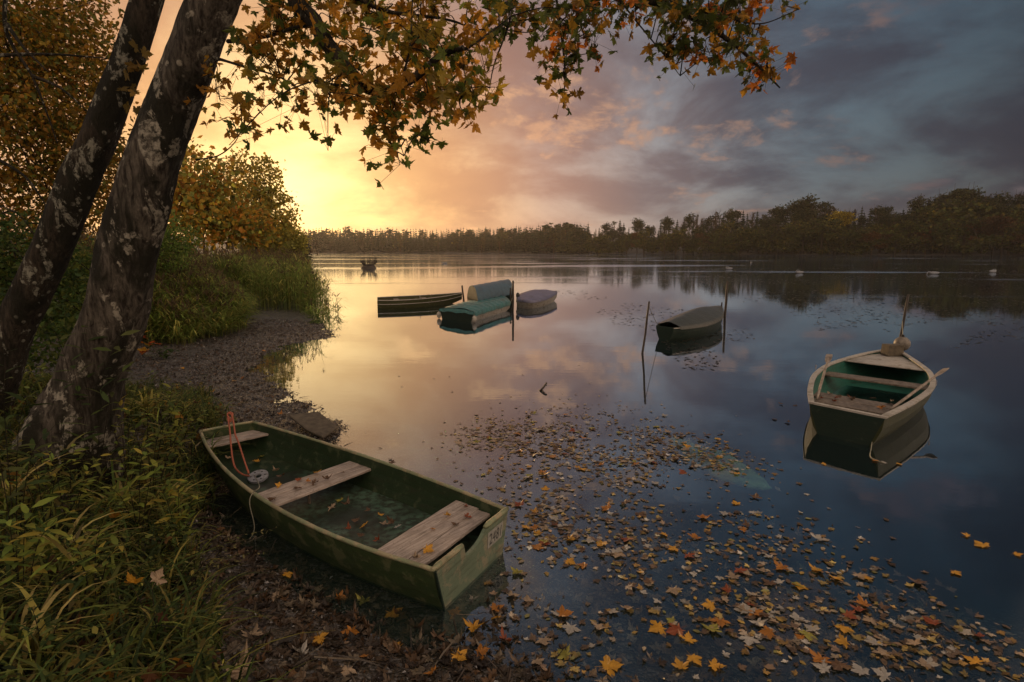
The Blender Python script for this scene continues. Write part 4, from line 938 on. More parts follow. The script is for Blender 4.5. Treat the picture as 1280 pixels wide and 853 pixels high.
# ------------------------------------------------------------------ far shore woods
def spruce_mesh(seed, h=20., wd=3.0, layers=15):
    g = np.random.default_rng(seed); mb = MB(); V, F = tube([(0, 0, 0), (0, 0, h*.98)], [.22, .04], 5); mb.add(V, F, (.04, .03, .022))
    for k in range(layers):
        z = h*(.12+.86*k/layers); r = wd*(1-k/layers)**.85*g.uniform(.8, 1.15)+.15; nb = max(5, int(11-k*.4)); c = (.019, .028, .016)
        for j in range(nb):
            a = 2*math.pi*j/nb+g.uniform(-.3, .3); rr2 = r*g.uniform(.7, 1.15); dx_, dy_ = math.cos(a), math.sin(a); dr = rr2*g.uniform(.25, .5); w_ = rr2*.30+.1
            V = [(0, 0, z+.5), (dx_*rr2*.55-dy_*w_, dy_*rr2*.55+dx_*w_, z-dr*.5), (dx_*rr2, dy_*rr2, z-dr), (dx_*rr2*.55+dy_*w_, dy_*rr2*.55-dx_*w_, z-dr*.5), (0, 0, z-.6)]
            mb.add(V, [(0, 1, 2, 3), (4, 1, 2, 3)], np.array(c)*g.uniform(.6, 1.5))
    return mb
def broad_mesh(seed, h=18., wd=5., n=1500, pal=((.055, .055, .02), (.04, .045, .018)), bare=False, low=.25, leaf=.75):
    g = np.random.default_rng(seed); mb = MB(); c = catmull([(0, 0, 0), (g.normal()*.3, 0, h*.4), (g.normal()*.5, 0, h*.7), (0, 0, h*.93)], 4); V, F = tube(c, np.linspace(.28, .05, len(c)), 5); mb.add(V, F, (.05, .04, .03))
    nl = 11; lobes = []
    for k in range(nl):
        a = g.uniform(0, 6.28); z = h*(low+(.92-low)*g.uniform()); rr2 = wd*math.sin(min(1, (1.06-z/h)/(1-low)*1.25)*math.pi*.5)*g.uniform(.3, .75)
        lobes.append((np.array([math.cos(a)*rr2, math.sin(a)*rr2, z]), np.array([wd*.42, wd*.42, h*.11])*g.uniform(.7, 1.2), n//nl))
    for lc, lr, _ in lobes:
        for q in range(5 if bare else 2):
            e = lc+g.normal(size=3)*lr*.7+(np.array([0, 0, h*.04])); i = g.integers(3, len(c)); V, F = tube([c[i], (c[i]+e)/2+[0, 0, .5], e], [.11, .07, .03], 3, False); mb.add(V, F, (.05, .04, .03))
    if not bare or True:
        p = crown_points(lobes, g, .5, 6); k = len(p); scatter(mb, DV, DF, p, rotmats(k, None, g), g.uniform(.5, 1.2, k)*leaf, palette(k, pal, g, .3))
    return mb
protos = {}
for i in range(4): protos[('spruce', i)] = spruce_mesh(50+i, 20, [2.6, 3.2, 2.2, 3.6][i]).mesh('spruce', M['far'])
OL = ((.026, .036, .016), (.020, .029, .014), (.040, .043, .016))
for i in range(4): protos[('broadleaf', i)] = broad_mesh(60+i, 18, [5, 4.2, 6, 4.6][i], 1500, OL).mesh('broadleaf', M['far'])
for i in range(3): protos[('bare', i)] = broad_mesh(70+i, 19, 4.2, 190, ((.06, .045, .03),), True).mesh('bare', M['far'])
for i in range(3): protos[('bush', i)] = broad_mesh(80+i, 9, 5.0, 1500, ((.05, .062, .016), (.036, .046, .014), (.075, .066, .016)), low=.1, leaf=.7).mesh('bush', M['far'])
protos[('golden', 0)] = broad_mesh(90, 13, 5.2, 1700, ((.30, .22, .015), (.22, .17, .015)), low=.3, leaf=.7).mesh('golden', M['far'])
protos[('rusty', 0)] = broad_mesh(91, 13, 5.0, 1500, ((.085, .038, .014), (.06, .035, .014)), low=.25, leaf=.7).mesh('rusty', M['far'])
ORD = 'first second third fourth fifth sixth seventh eighth ninth tenth eleventh twelfth thirteenth fourteenth fifteenth sixteenth seventeenth eighteenth nineteenth twentieth'.split()
TENS = ['', '', 'twenty', 'thirty', 'forty', 'fifty', 'sixty', 'seventy', 'eighty', 'ninety']
TENTH = ['', '', 'twentieth', 'thirtieth', 'fortieth', 'fiftieth', 'sixtieth', 'seventieth', 'eightieth', 'ninetieth']
def ordinal(n):
    if n <= 20: return ORD[n-1]
    if n >= 100: return 'hundred and '+ordinal(n-100) if n > 100 else 'hundredth'
    return TENTH[n//10] if n % 10 == 0 else TENS[n//10]+'-'+ORD[n % 10-1]
g = np.random.default_rng(77); trees = []
def shore_y(px, extra):
    """point on the far shore seen at photo column px, 'extra' metres inland"""
    a = (px-640)/FPX; lo, hi = 120., 900.
    r_ = np.array([a, 1.0]); ts = np.linspace(150, 700, 551); sd = shore_sd(ts*a, ts); i = np.argmax(sd > 0) if (sd > 0).any() else len(ts)-1
    t_ = ts[i]+extra; return t_*a, t_
def topline(px): return np.interp(px, [650, 700, 745, 765, 800, 850, 880, 905, 925, 950, 985, 1005, 1040, 1080, 1110, 1140, 1180, 1215, 1250, 1300, 1400], [284, 281, 278, 276, 276, 270, 264, 264, 258, 262, 252, 247, 256, 260, 258, 246, 237, 240, 242, 237, 232])
row = [('back', x) for x in np.arange(655, 1330, 7.2)]+[('mid', x) for x in np.arange(660, 1330, 8.0)]+[('front', x) for x in np.arange(690, 1330, 11.5)]
for kind_, px in row:
    px += g.uniform(-3, 3); ex = {'back': 34, 'mid': 18, 'front': 1}[kind_]+g.uniform(-3, 5); x, y = shore_y(px, ex); z = hz(x, y)-.2
    ty = topline(px)+{'back': g.uniform(-3, 7), 'mid': g.uniform(7, 16), 'front': (316-topline(px))*g.uniform(.30, .58)}[kind_]
    htop = at(px, ty, y)[2]; h = max(3, htop-z)
    if kind_ == 'front': k = 'bush' if g.uniform() < .88 else 'rusty'
    elif kind_ == 'mid': k = g.choice(['broadleaf', 'spruce', 'bush'], p=[.5, .3, .2])
    else:
        if px < 790: k = g.choice(['spruce', 'bare', 'broadleaf'], p=[.6, .1, .3])
        elif 850 < px < 905: k = g.choice(['spruce', 'bare', 'broadleaf'], p=[.3, .5, .2])
        elif 1060 < px < 1150: k = g.choice(['spruce', 'broadleaf'], p=[.85, .15])
        elif 1150 <= px < 1210: k = 'broadleaf'
        else: k = g.choice(['spruce', 'bare', 'broadleaf'], p=[.22, .13, .65])
    trees.append([k, px, x, y, z, h])
x, y = shore_y(1042, 14); z = hz(x, y); trees.append(['golden', 1042, x, y, z, at(1042, 264, y)[2]-z])
x, y = shore_y(1172, 12); z = hz(x, y); trees.append(['rusty', 1172, x, y, z, at(1172, 272, y)[2]-z])
trees.sort(key=lambda t: t[1]); cnt = {}
H0 = {'spruce': 20, 'broadleaf': 18, 'bare': 19, 'bush': 9, 'golden': 13, 'rusty': 13}; NV = {'spruce': 4, 'broadleaf': 4, 'bare': 3, 'bush': 3, 'golden': 1, 'rusty': 1}
NM = {'spruce': ('spruce_tree', 'dark spruce', 'tree'), 'broadleaf': ('broadleaf_tree', 'dull olive broadleaf tree', 'tree'), 'bare': ('bare_tree', 'nearly bare grey tree', 'tree'), 'bush': ('shore_bush', 'rounded olive bush', 'bush'), 'golden': ('golden_tree', 'golden tree', 'tree'), 'rusty': ('rust_tree', 'rust brown tree', 'tree')}
for k, px, x, y, z, h in trees:
    cnt[k] = cnt.get(k, 0)+1; nm, ds, ct = NM[k]
    o = bpy.data.objects.new(nm, protos[(k, int(g.integers(NV[k])))]); COL.objects.link(o); o.location = (x, y, z); s_ = h/H0[k]
    wv = g.uniform(.85, 1.25)*(s_*(1.35 if k == 'spruce' else 1.0) if k != 'bush' else max(s_, .9)); o.scale = (wv, wv, s_); o.rotation_euler = (0, 0, g.uniform(0, 6.28))
    if k == 'golden': lab = 'bright golden crowned tree, the only one in the dark woods across the lake'
    else: lab = f'{ds} across the lake, {ordinal(cnt[k])} such from the low hazy end'
    tag(o, lab, ct, 'trees along the far shore')
# the distant low wood that reads as one dark line
g = np.random.default_rng(78); fw = MB(); sv = [spruce_mesh(50+i, 20, [2.6, 3.2, 2.2][i], 9) for i in range(3)]; bv_ = [broad_mesh(95+i, 15, 4, 260, OL, leaf=1.5) for i in range(2)]
for rw in range(5):
    for px in np.arange(325 if rw else 335, 735, 3.4):
        px += g.uniform(-1.5, 1.5); x, y = shore_y(px, 3+rw*9+g.uniform(-3, 3)); z = hz(x, y)-.3; k = g.uniform() < (.25 if rw < 2 else .08)
        ty = np.interp(px, [330, 380, 470, 560, 650, 740], [285, 285, 287, 288, 283, 279])+g.uniform(-4, 2)+[10, 6, 3, 1, 0][rw]
        h = max(3, at(px, ty, y)[2]-z); src = bv_[g.integers(2)] if k else sv[g.integers(3)]; s_ = h/(15 if k else 20); a = g.uniform(0, 6.28); ca, sa = math.cos(a), math.sin(a)
        cm_ = g.uniform(.7, 1.3)*(np.array([1.6, 1.3, .8]) if k and g.uniform() < .3 else 1.0)
        if not hasattr(src, 'cat'): src.cat = (np.concatenate(src.V), [src.Q, src.T], np.concatenate(src.C))
        Vs = src.cat[0]; W = np.stack([(Vs[:, 0]*ca-Vs[:, 1]*sa)*s_*1.35+x, (Vs[:, 0]*sa+Vs[:, 1]*ca)*s_*1.35+y, Vs[:, 2]*s_+z], 1)
        for Fs in (src.Q, src.T): fw.__dict__['Q' if Fs is src.Q else 'T'] += [f+fw.n for f in Fs]
        fw.V.append(W); fw.C.append(src.cat[2]*cm_); fw.n += len(W)
tag(fw.build('distant_wood', M['far']), 'low hazy line of spruce wood beyond the widest part of the lake', kind='stuff')

# ------------------------------------------------------------------ islet, swans, weed on the water
ic = P(461, 336, 0); isl = empty('reedy_islet', ic, 'tiny dark islet with bare twigs in the golden far water', 'islet')
V, F = sphere(ic, (1.25, 1.1, .72), 18, 8); V[:, :2] += np.stack([fbm(V[:, 0], V[:, 2], 3, 1, 2), fbm(V[:, 1], V[:, 2], 3, 2, 2)], 1)*.12; MB().add(V, F).build('mound', M['stake'], isl)
g = np.random.default_rng(14); tb = MB()
for k in range(46):
    a = g.uniform(0, 6.28); b0 = ic+[math.cos(a)*.8, math.sin(a)*.6, .5]; e = b0+[math.cos(a)*g.uniform(.1, .9), math.sin(a)*.3, g.uniform(.5, 1.5)]; V, F = tube([b0, (b0+e)/2+g.normal(size=3)*.08, e], [.05, .04, .02], 3, False); tb.add(V, F)
tb.build('twigs', M['stake'], isl)
def swan(px, py, s, az, pose, label):
    s *= .72; c = P(px, py, 0); bird = [(-.62, 0, .20), (-.45, 0, .17), (-.2, 0, .13), (.1, 0, .12), (.32, 0, .16), (.42, 0, .26)]; rd = [.03, .12, .20, .21, .14, .075]
    if pose == 'tucked': bird += [(.40, .03, .40), (.26, .06, .44), (.10, .08, .38), (-.02, .09, .33)]; rd += [.05, .045, .055, .025]
    elif pose == 'dip': bird += [(.52, 0, .30), (.64, 0, .22), (.70, 0, .06), (.70, 0, -.08)]; rd += [.05, .045, .045, .04]
    else: bird += [(.44, 0, .45), (.42, 0, .62), (.50, 0, .72), (.62, 0, .70), (.70, 0, .68)]; rd += [.045, .04, .055, .04, .015]
    b = catmull(np.array(bird)*s, 4); V, F = tube(b, np.interp(np.linspace(0, len(rd)-1, len(b)), range(len(rd)), rd)*s, 10); ca, sa = math.cos(az), math.sin(az)
    V = np.array(V); V[:, 2] = np.where(V[:, 2] < .02, V[:, 2], V[:, 2]); V = np.stack([V[:, 0]*ca-V[:, 1]*sa+c[0], V[:, 0]*sa+V[:, 1]*ca+c[1], V[:, 2]], 1)
    tag(MB().add(V, F).build('swan', M['white'], origin=c, smooth=True), label, 'swan', 'swans resting on the lake')
swan(999, 342, 1.35, 3.3, 'tucked', 'white swan with its head tucked, above the right end of the dark covered boat')
swan(911, 337, 1.35, 3.1, 'tucked', 'white swan straight above the tall dark stake by the covered boat')
swan(1167, 343, 1.45, 3.0, 'dip', 'white swan dipping its neck, above the boat with oars')
swan(1241, 341, 1.4, .2, 'tucked', 'white swan closest to the right edge of the lake view')
swan(939, 329, 1.1, 1.5, 'up', 'small upright white swan far out near the dark woods')
swan(556, 330, 1.3, 3.4, 'dip', 'lone pale swan in the golden shimmer beyond the islet')
# floating weed flecks far out (uncountable)
g = np.random.default_rng(15); N = 9500
yy = 14*(95/14)**g.uniform(size=N); px = g.uniform(690, 1420, N); keep = fbm(px*.05, yy*.8, .5, 6, 3)+.9*np.clip((px-760)/500, -.3, .8)-np.clip((19-yy)/6, 0, 2)*1.2 > .35
yy, px = yy[keep], px[keep]; xx = (px-640)/FPX*yy; N = len(yy); wd_ = MB()
scatter(wd_, DV*[1.5, .5, .15], DF, np.stack([xx, yy, np.full(N, .006)], 1), rotmats(N, 1, g, .05), g.uniform(.05, .22, N)*(.5+yy/45), palette(N, [(.05, .035, .02), (.03, .03, .015), (.09, .06, .03)], g))
tag(wd_.build('floating_weed', M['fallen']), 'scattered flecks of weed and leaf bits drifting on the open lake', kind='stuff')

# ------------------------------------------------------------------ fallen leaves, one object each
LCOL = {'golden': (.62, .32, .035), 'amber': (.50, .20, .03), 'rusty': (.30, .075, .025), 'tan': (.42, .31, .20), 'pale grey': (.46, .43, .37), 'brown': (.15, .085, .045), 'yellow green': (.36, .33, .06)}
LPRO = {}
for cname, cc in LCOL.items():
    for k in range(6):
        b_ = MB(); g_ = np.random.default_rng(k*7+len(cname)); Vm, Fm = MAPLES[k]
        ctr = np.exp(g_.normal(size=(len(Vm), 1))*.18)*np.array(cc); b_.add(Vm*[1, 1, 1.15], Fm, ctr); LPRO[(cname, k)] = b_.mesh(cname.replace(' ', '_')+'_leaf', M['fallen'])
FORM = ['flat', 'wavy', 'curled', 'cupped', 'crumpled', 'folded']
placed = []
def leaf(x, y, z, size, cname, form, surf, tilt=.12, place=None):
    o = bpy.data.objects.new('maple_leaf', LPRO[(cname, form)]); COL.objects.link(o)
    o.location = (x, y, z); o.scale = (size, size, size*(.42 if surf == 'water' else 1)); o.rotation_euler = (rnd.gauss(0, tilt), rnd.gauss(0, tilt), rnd.uniform(0, 6.28))
    placed.append((o, cname, form, surf, place)); return o
g = np.random.default_rng(21)
# salient leaves read off the photograph: px, py, colour, size
SAL = [(712, 702, 'golden', .13, 3), (657, 659, 'golden', .11, 1), (920, 629, 'golden', .11, 0), (921, 592, 'golden', .10, 1), (856, 553, 'golden', .09, 0), (868, 671, 'amber', .13, 5), (880, 647, 'amber', .13, 2), (830, 668, 'golden', .10, 1), (842, 686, 'golden', .12, 0), (862, 695, 'rusty', .12, 4), (926, 714, 'rusty', .13, 4), (908, 738, 'rusty', .10, 2), (822, 785, 'golden', .16, 3), (845, 788, 'rusty', .16, 4), (887, 757, 'golden', .13, 0), (890, 786, 'yellow green', .15, 1), (932, 762, 'pale grey', .17, 0), (762, 832, 'golden', .18, 3), (850, 832, 'golden', .12, 2), (868, 824, 'golden', .13, 0), (894, 832, 'golden', .13, 1), (713, 786, 'pale grey', .13, 1), (748, 784, 'tan', .12, 2), (737, 676, 'pale grey', .11, 0), (752, 693, 'pale grey', .10, 1), (773, 688, 'pale grey', .09, 0), (905, 642, 'pale grey', .11, 1), (705, 768, 'amber', .14, 2), (646, 716, 'yellow green', .12, 2), (730, 548, 'amber', .10, 2), (1045, 723, 'golden', .13, 1), (1000, 733, 'golden', .12, 3), (998, 731, 'yellow green', .11, 0), (1078, 755, 'amber', .14, 2), (1062, 770, 'rusty', .13, 4), (1055, 786, 'golden', .12, 0), (930, 761, 'tan', .11, 1), (987, 712, 'pale grey', .10, 0), (953, 713, 'tan', .09, 1), (1205, 790, 'pale grey', .13, 0), (1217, 826, 'golden', .13, 1), (1165, 778, 'rusty', .13, 4), (1025, 825, 'amber', .14, 2), (1028, 835, 'pale grey', .14, 5), (1075, 838, 'pale grey', .13, 0), (1103, 843, 'pale grey', .13, 1), (1048, 832, 'brown', .15, 4), (996, 772, 'pale grey', .11, 0), (1015, 786, 'pale grey', .13, 1), (1087, 775, 'tan', .12, 3), (1227, 681, 'golden', .15, 0), (1208, 669, 'golden', .09, 1), (1195, 716, 'golden', .10, 0), (1272, 693, 'golden', .09, 0), (985, 528, 'brown', .10, 2), (968, 524, 'brown', .10, 3), (976, 505, 'brown', .09, 2), (994, 507, 'brown', .09, 3), (1030, 580, 'golden', .08, 0), (1094, 576, 'amber', .09, 1), (1124, 580, 'golden', .09, 0), (1105, 578, 'pale grey', .08, 0), (490, 578, 'brown', .10, 4), (605, 657, 'golden', .1, 3), (688, 512, 'brown', .09, 2), (661, 520, 'brown', .08, 2), (795, 580, 'amber', .1, 1), (640, 745, 'tan', .12, 2), (680, 660, 'tan', .10, 1), (620, 760, 'amber', .13, 1)]
for px, py, cn, sz, fm in SAL:
    p = P(px, py, .012)
    if -.1 < shore_sd(p[0], p[1])[0]: p[2] = hz(p[0], p[1])+.03
    leaf(p[0], p[1], max(p[2], .012), sz*.72, cn, fm, 'water')
POLY = np.array([(640, 522), (700, 517), (770, 518), (850, 532), (905, 560), (950, 620), (1010, 665), (1090, 722), (1180, 770), (1290, 825), (1290, 900), (655, 900), (640, 780), (648, 700), (645, 640), (625, 590), (560, 540)])
def inpoly(x, y, pl):
    ins = np.zeros(len(x), bool)
    for i in range(len(pl)):
        ax, ay = pl[i]; bx, by = pl[(i+1) % len(pl)]; ins ^= ((ay > y) != (by > y)) & (x < (bx-ax)*(y-ay)/((by-ay) or 1e-9)+ax)
    return ins
PW = np.array([P(x, y, 0)[:2] for x, y in POLY])
def field(n, g, spread=.0):
    out = np.zeros((0, 2))
    while len(out) < n:
        x = g.uniform(-1.2, 5, n*4); y = g.uniform(3.1, 12.5, n*4); ok = inpoly(x+g.normal(size=n*4)*spread, y+g.normal(size=n*4)*spread*1.5, PW)
        dens = .46+.62*fbm(x, y, 2.6, 12, 3); ok &= g.uniform(size=n*4) < np.clip(dens, .07, 1); ok &= shore_sd(x, y) < -.02
        out = np.vstack([out, np.stack([x[ok], y[ok]], 1)])
    return out[:n]
fp = field(196, g, .22); names = list(LCOL); pr = [.13, .12, .07, .24, .18, .18, .08]
for x, y in fp: leaf(x, y, .010+g.uniform(0, .006), g.uniform(.055, .10), str(g.choice(names, p=pr)), int(g.integers(6)), 'water')
# leaves lying in the boat and on its seats
for px, py, z, cn, sz, fm, where in [(396, 592, SZ+.01, 'golden', .075, 1, 'middle seat'), (374, 601, SZ, 'rusty', .06, 4, 'middle seat'), (385, 603, SZ, 'amber', .05, 5, 'middle seat'), (393, 605, SZ, 'brown', .07, 4, 'middle seat'), (409, 600, SZ, 'brown', .07, 2, 'middle seat'), (428, 592, SZ, 'brown', .04, 4, 'middle seat'), (348, 608, SZ, 'golden', .06, 1, 'middle seat'), (372, 611, SZ, 'brown', .06, 3, 'middle seat'), (341, 626, SZ, 'brown', .07, 4, 'middle seat'),
        (535, 689, SZ+.01, 'golden', .085, 1, 'stern seat'), (541, 663, SZ, 'amber', .045, 1, 'stern seat'), (559, 646, SZ+.01, 'golden', .075, 5, 'stern seat'), (584, 648, SZ, 'rusty', .07, 5, 'stern seat'), (570, 657, SZ, 'brown', .06, 4, 'stern seat'), (600, 630, SZ+.02, 'amber', .07, 0, 'stern seat'), (582, 634, SZ, 'rusty', .04, 4, 'stern seat'), (520, 699, SZ, 'tan', .06, 2, 'stern seat'),
        (455, 658, .075, 'golden', .07, 0, 'floor'), (475, 645, .075, 'golden', .06, 1, 'floor'), (435, 663, .075, 'rusty', .06, 2, 'floor'), (480, 656, .075, 'tan', .06, 1, 'floor'), (489, 655, .075, 'brown', .07, 2, 'floor'), (452, 671, .075, 'brown', .06, 4, 'floor'), (472, 676, .075, 'rusty', .05, 2, 'floor'), (425, 627, .075, 'yellow green', .07, 1, 'floor'), (432, 632, .075, 'brown', .08, 2, 'floor'), (415, 636, .075, 'tan', .07, 4, 'floor'), (460, 640, .075, 'brown', .06, 5, 'floor'), (446, 652, .075, 'brown', .07, 4, 'floor'), (497, 660, .075, 'pale grey', .05, 1, 'floor'),
        (321, 578, .14, 'golden', .08, 1, 'bow end'), (327, 572, .14, 'yellow green', .07, 1, 'bow end'), (345, 590, .12, 'tan', .07, 2, 'bow end'), (286, 574, .18, 'tan', .07, 5, 'bow end'), (352, 596, .12, 'brown', .08, 4, 'bow end'), (337, 560, .16, 'brown', .06, 4, 'bow end')]:
    p = P(px, py, z); leaf(p[0], p[1], z+.012, sz, cn, fm, 'boat', .2, where)
for k in range(20):
    t_, v_ = g.uniform(.15, .24), g.uniform(.05, .95)
    if k > 13: t_ = g.uniform(.28, .46)
    z_ = .352 if k < 14 else .02; p = H2.at(min(t_, .9), v_, .35 if k < 14 else .12); leaf(p[0], p[1], p[2]+.015 if k < 14 else .0+p[2], g.uniform(.05, .085), str(g.choice(['brown', 'amber', 'rusty', 'tan'], p=[.5, .15, .2, .15])), int(g.integers(2, 6)), 'boat2', .3)
# golden leaves on the mud beside the boat
for px, py, cn, sz, fm in [(360, 722, 'golden', .09, 0), (400, 803, 'golden', .11, 0), (438, 796, 'amber', .12, 1), (492, 772, 'golden', .13, 1), (425, 753, 'amber', .10, 2), (398, 740, 'tan', .09, 3), (425, 746, 'pale grey', .08, 1), (455, 758, 'yellow green', .10, 2), (574, 826, 'golden', .12, 1), (602, 820, 'amber', .11, 0), (592, 790, 'golden', .12, 2), (620, 776, 'golden', .10, 3), (592, 755, 'pale grey', .11, 5), (316, 797, 'tan', .13, 4), (270, 778, 'tan', .10, 2), (250, 785, 'golden', .11, 5), (345, 748, 'tan', .10, 3), (375, 822, 'pale grey', .11, 2), (434, 843, 'tan', .10, 3), (298, 846, 'tan', .17, 2), (455, 825, 'amber', .05, 0), (498, 812, 'golden', .06, 2), (232, 676, 'tan', .10, 1), (222, 694, 'brown', .10, 4), (548, 800, 'brown', .12, 4), (520, 790, 'brown', .12, 2), (480, 806, 'brown', .11, 4), (540, 845, 'amber', .09, 1), (630, 805, 'rusty', .1, 2), (568, 770, 'amber', .11, 3),
        (292, 478, 'golden', .10, 0), (228, 462, 'golden', .10, 1), (303, 474, 'amber', .08, 1), (265, 492, 'golden', .09, 2), (330, 440, 'amber', .09, 1), (350, 520, 'amber', .09, 2), (275, 455, 'tan', .1, 1)]:
    z = .1
    for _ in range(4): p = P(px, py, z); z = hz(p[0], p[1])
    leaf(p[0], p[1], z+.03, sz*.8, cn, fm, 'mud', .3)
WHERE = {'water': ('afloat', 'counting out from the beached boat'), 'mud': ('on the mud', 'counting out from the beached boat'), 'boat': ('in the beached boat', 'counting from its stern'), 'boat2': ('in the boat with oars', 'counting from its stern')}
REF = {'water': (-.05, 5.3), 'mud': (-.05, 5.3), 'boat': (-.3, 4.9), 'boat2': tuple((H2.L[0]+H2.R[0])[:2]/2)}
rank = {}
for o, cn, fm, sf_, pl_ in sorted(placed, key=lambda q: math.hypot(q[0].location.x-REF[q[3]][0], q[0].location.y-REF[q[3]][1])):
    key = (cn, fm, sf_, pl_); rank[key] = rank.get(key, 0)+1; r_ = ordinal(rank[key])
    if sf_ == 'boat': lab = f'{FORM[fm]} {cn} leaf on the beached boat\'s {pl_}, {r_} such from the stern'
    elif sf_ == 'boat2': lab = f'{FORM[fm]} {cn} leaf in the boat with oars, {r_} such from its stern'
    elif sf_ == 'mud': lab = f'{FORM[fm]} {cn} leaf on the mud, {r_} such counting from the beached stern'
    else: lab = f'{FORM[fm]} {cn} leaf afloat, {r_} such counting out from the beached stern'
    tag(o, lab, 'leaf', {'water': 'maple leaves floating on the lake', 'mud': 'fallen leaves on the muddy shore', 'boat': 'leaves fallen into the beached boat', 'boat2': 'leaves fallen into the boat with oars'}[sf_])

# the rest of the floating and sunken leaf bits (uncountable)
fl = MB(); q = field(2300, g, .35); N = len(q)
for k in range(6):
    s_ = slice(k, None, 6); n_ = len(q[s_]); scatter(fl, MAPLES[k][0]*[1, 1, .3], MAPLES[k][1], np.column_stack([q[s_], np.full(n_, .008)]), rotmats(n_, 1, g, .07), g.uniform(.020, .060, n_), palette(n_, [(.22, .15, .10), (.38, .31, .22), (.12, .08, .05), (.42, .39, .33), (.30, .18, .05), (.38, .28, .09), (.16, .11, .07)], g, .4))
q = field(900, g, .3); scatter(fl, LV*[1.3, 1, .6], LF, np.column_stack([q, np.full(900, .007)]), rotmats(900, 1, g, .06), g.uniform(.03, .085, 900), palette(900, [(.30, .20, .12), (.42, .34, .22), (.15, .10, .06), (.42, .28, .07), (.26, .24, .08)], g, .35))
q = field(1800, g, .3); scatter(fl, DV*[.35, 1.2, .2], DF, np.column_stack([q, np.full(len(q), .006)]), rotmats(len(q), 1, g, .1), g.uniform(.02, .07, len(q)), palette(len(q), [(.16, .11, .07), (.28, .22, .16), (.08, .06, .04)], g))
q = np.stack([g.uniform(430, 760, 240), g.uniform(455, 640, 240)], 1); pts = np.array([P(a, b, .008) for a, b in q]); pts = pts[(shore_sd(pts[:, 0], pts[:, 1]) < -.1) & (g.uniform(size=240) < (q[:, 0]-400)/500)]
rx_, ry_ = pts[:, 0]-c0[0], pts[:, 1]-c0[1]; inb = (np.abs(rx_*BPR[0]+ry_*BPR[1]) < .95) & ((rx_*BAX[0]+ry_*BAX[1]) > -.1) & ((rx_*BAX[0]+ry_*BAX[1]) < BLEN+.2); pts = pts[~inb]
scatter(fl, MAPLES[2][0]*[1, 1, .3], MAPLES[2][1], pts, rotmats(len(pts), 1, g, .15), g.uniform(.02, .045, len(pts)), palette(len(pts), [(.30, .21, .13), (.42, .34, .25), (.14, .09, .06)], g))
tag(fl.build('floating_leaves', M['fallen']), 'scattered smaller leaf bits floating between the big leaves', kind='stuff')
sk = MB(); q = field(1700, g, .15); q = np.vstack([q, np.stack([g.uniform(-.7, 4, 600), g.uniform(3.2, 5, 600)], 1)]); sdq = shore_sd(q[:, 0], q[:, 1]); q = q[sdq < .1]; zz = np.minimum(height(q[:, 0], q[:, 1])+.012, -.012)
zz = np.where(g.uniform(size=len(q)) < .3, np.maximum(zz, -.06), zz)
for k in range(6):
    s_ = slice(k, None, 6); n_ = len(q[s_]); scatter(sk, MAPLES[k][0], MAPLES[k][1], np.column_stack([q[s_], zz[s_]]), rotmats(n_, 1, g, .25), g.uniform(.04, .085, n_), palette(n_, [(.24, .17, .10), (.12, .08, .045), (.30, .25, .17), (.10, .07, .04)], g))
tag(sk.build('sunken_leaves', M['fallen']), 'brown leaves lying on the shallow lake floor', kind='stuff')

# leaf litter, twigs and pebbles over the shore (uncountable)
g = np.random.default_rng(22); lt_ = MB()
def land(n, xr, yr, dlo, dhi, g):
    out = np.zeros((0, 2))
    while len(out) < n:
        x = g.uniform(*xr, n*3); y = g.uniform(*yr, n*3); sd = shore_sd(x, y); ok = (sd > dlo) & (sd < dhi)
        rx, ry = x-c0[0], y-c0[1]; s = rx*BAX[0]+ry*BAX[1]; u = rx*BPR[0]+ry*BPR[1]
        half = .5+.16*4*np.clip(s/BLEN, 0, 1)*(1-np.clip(s/BLEN, 0, 1)); ok &= ~((s > -.03) & (s < BLEN) & (u > -half-.15) & (u < half))
        out = np.vstack([out, np.stack([x[ok], y[ok]], 1)])
    return out[:n]
BRN = [(.066, .043, .024), (.038, .026, .017), (.12, .082, .05), (.028, .021, .014), (.10, .052, .02), (.17, .135, .09)]
for (n_, xr, yr, dl, dh, smin, smax) in [(2600, (-4.5, 1), (2.0, 8), -.1, 3.2, .035, .085), (4200, (-14, -2.5), (8.5, 24), -.05, 8, .025, .07)]:
    q = land(n_, xr, yr, dl, dh, g); z = height(q[:, 0], q[:, 1])+.014
    for k in range(6):
        s_ = slice(k, None, 6); m_n = len(q[s_]); scatter(lt_, MAPLES[k][0]*[1, 1, 1.3], MAPLES[k][1], np.column_stack([q[s_], z[s_]]), rotmats(m_n, 1, g, .22), g.uniform(smin, smax, m_n), palette(m_n, BRN, g, .3))
for (n_, xr, yr, dl, dh, s0, s1_) in [(9000, (-4.5, 1), (2.0, 9), -.1, 3.5, .012, .04), (26000, (-14, -2.2), (7.5, 24), -.25, 8, .012, .05)]:
    q = land(n_, xr, yr, dl, dh, g); z = height(q[:, 0], q[:, 1])+.008
    scatter(lt_, DV*[1, 1.3, 1.5], DF, np.column_stack([q, z]), rotmats(n_, 1, g, .5), g.uniform(s0, s1_, n_), palette(n_, BRN+[(.22, .21, .20), (.30, .29, .28), (.10, .10, .10)], g, .35))
q = land(700, (-5, 1), (2, 12), -.2, 4, g); z = height(q[:, 0], q[:, 1])+.02
TWV = np.array([(-.01, -.5, 0), (.01, -.5, 0), (.02, .1, .03), (0, .1, .05), (.01, .5, .0)]); TWF = np.array([(0, 1, 2), (0, 2, 3), (3, 2, 4)])
scatter(lt_, TWV, TWF, np.column_stack([q, z]), rotmats(700, 1, g, .3), g.uniform(.1, .5, 700), palette(700, [(.10, .08, .06), (.05, .04, .03), (.17, .14, .10)], g))
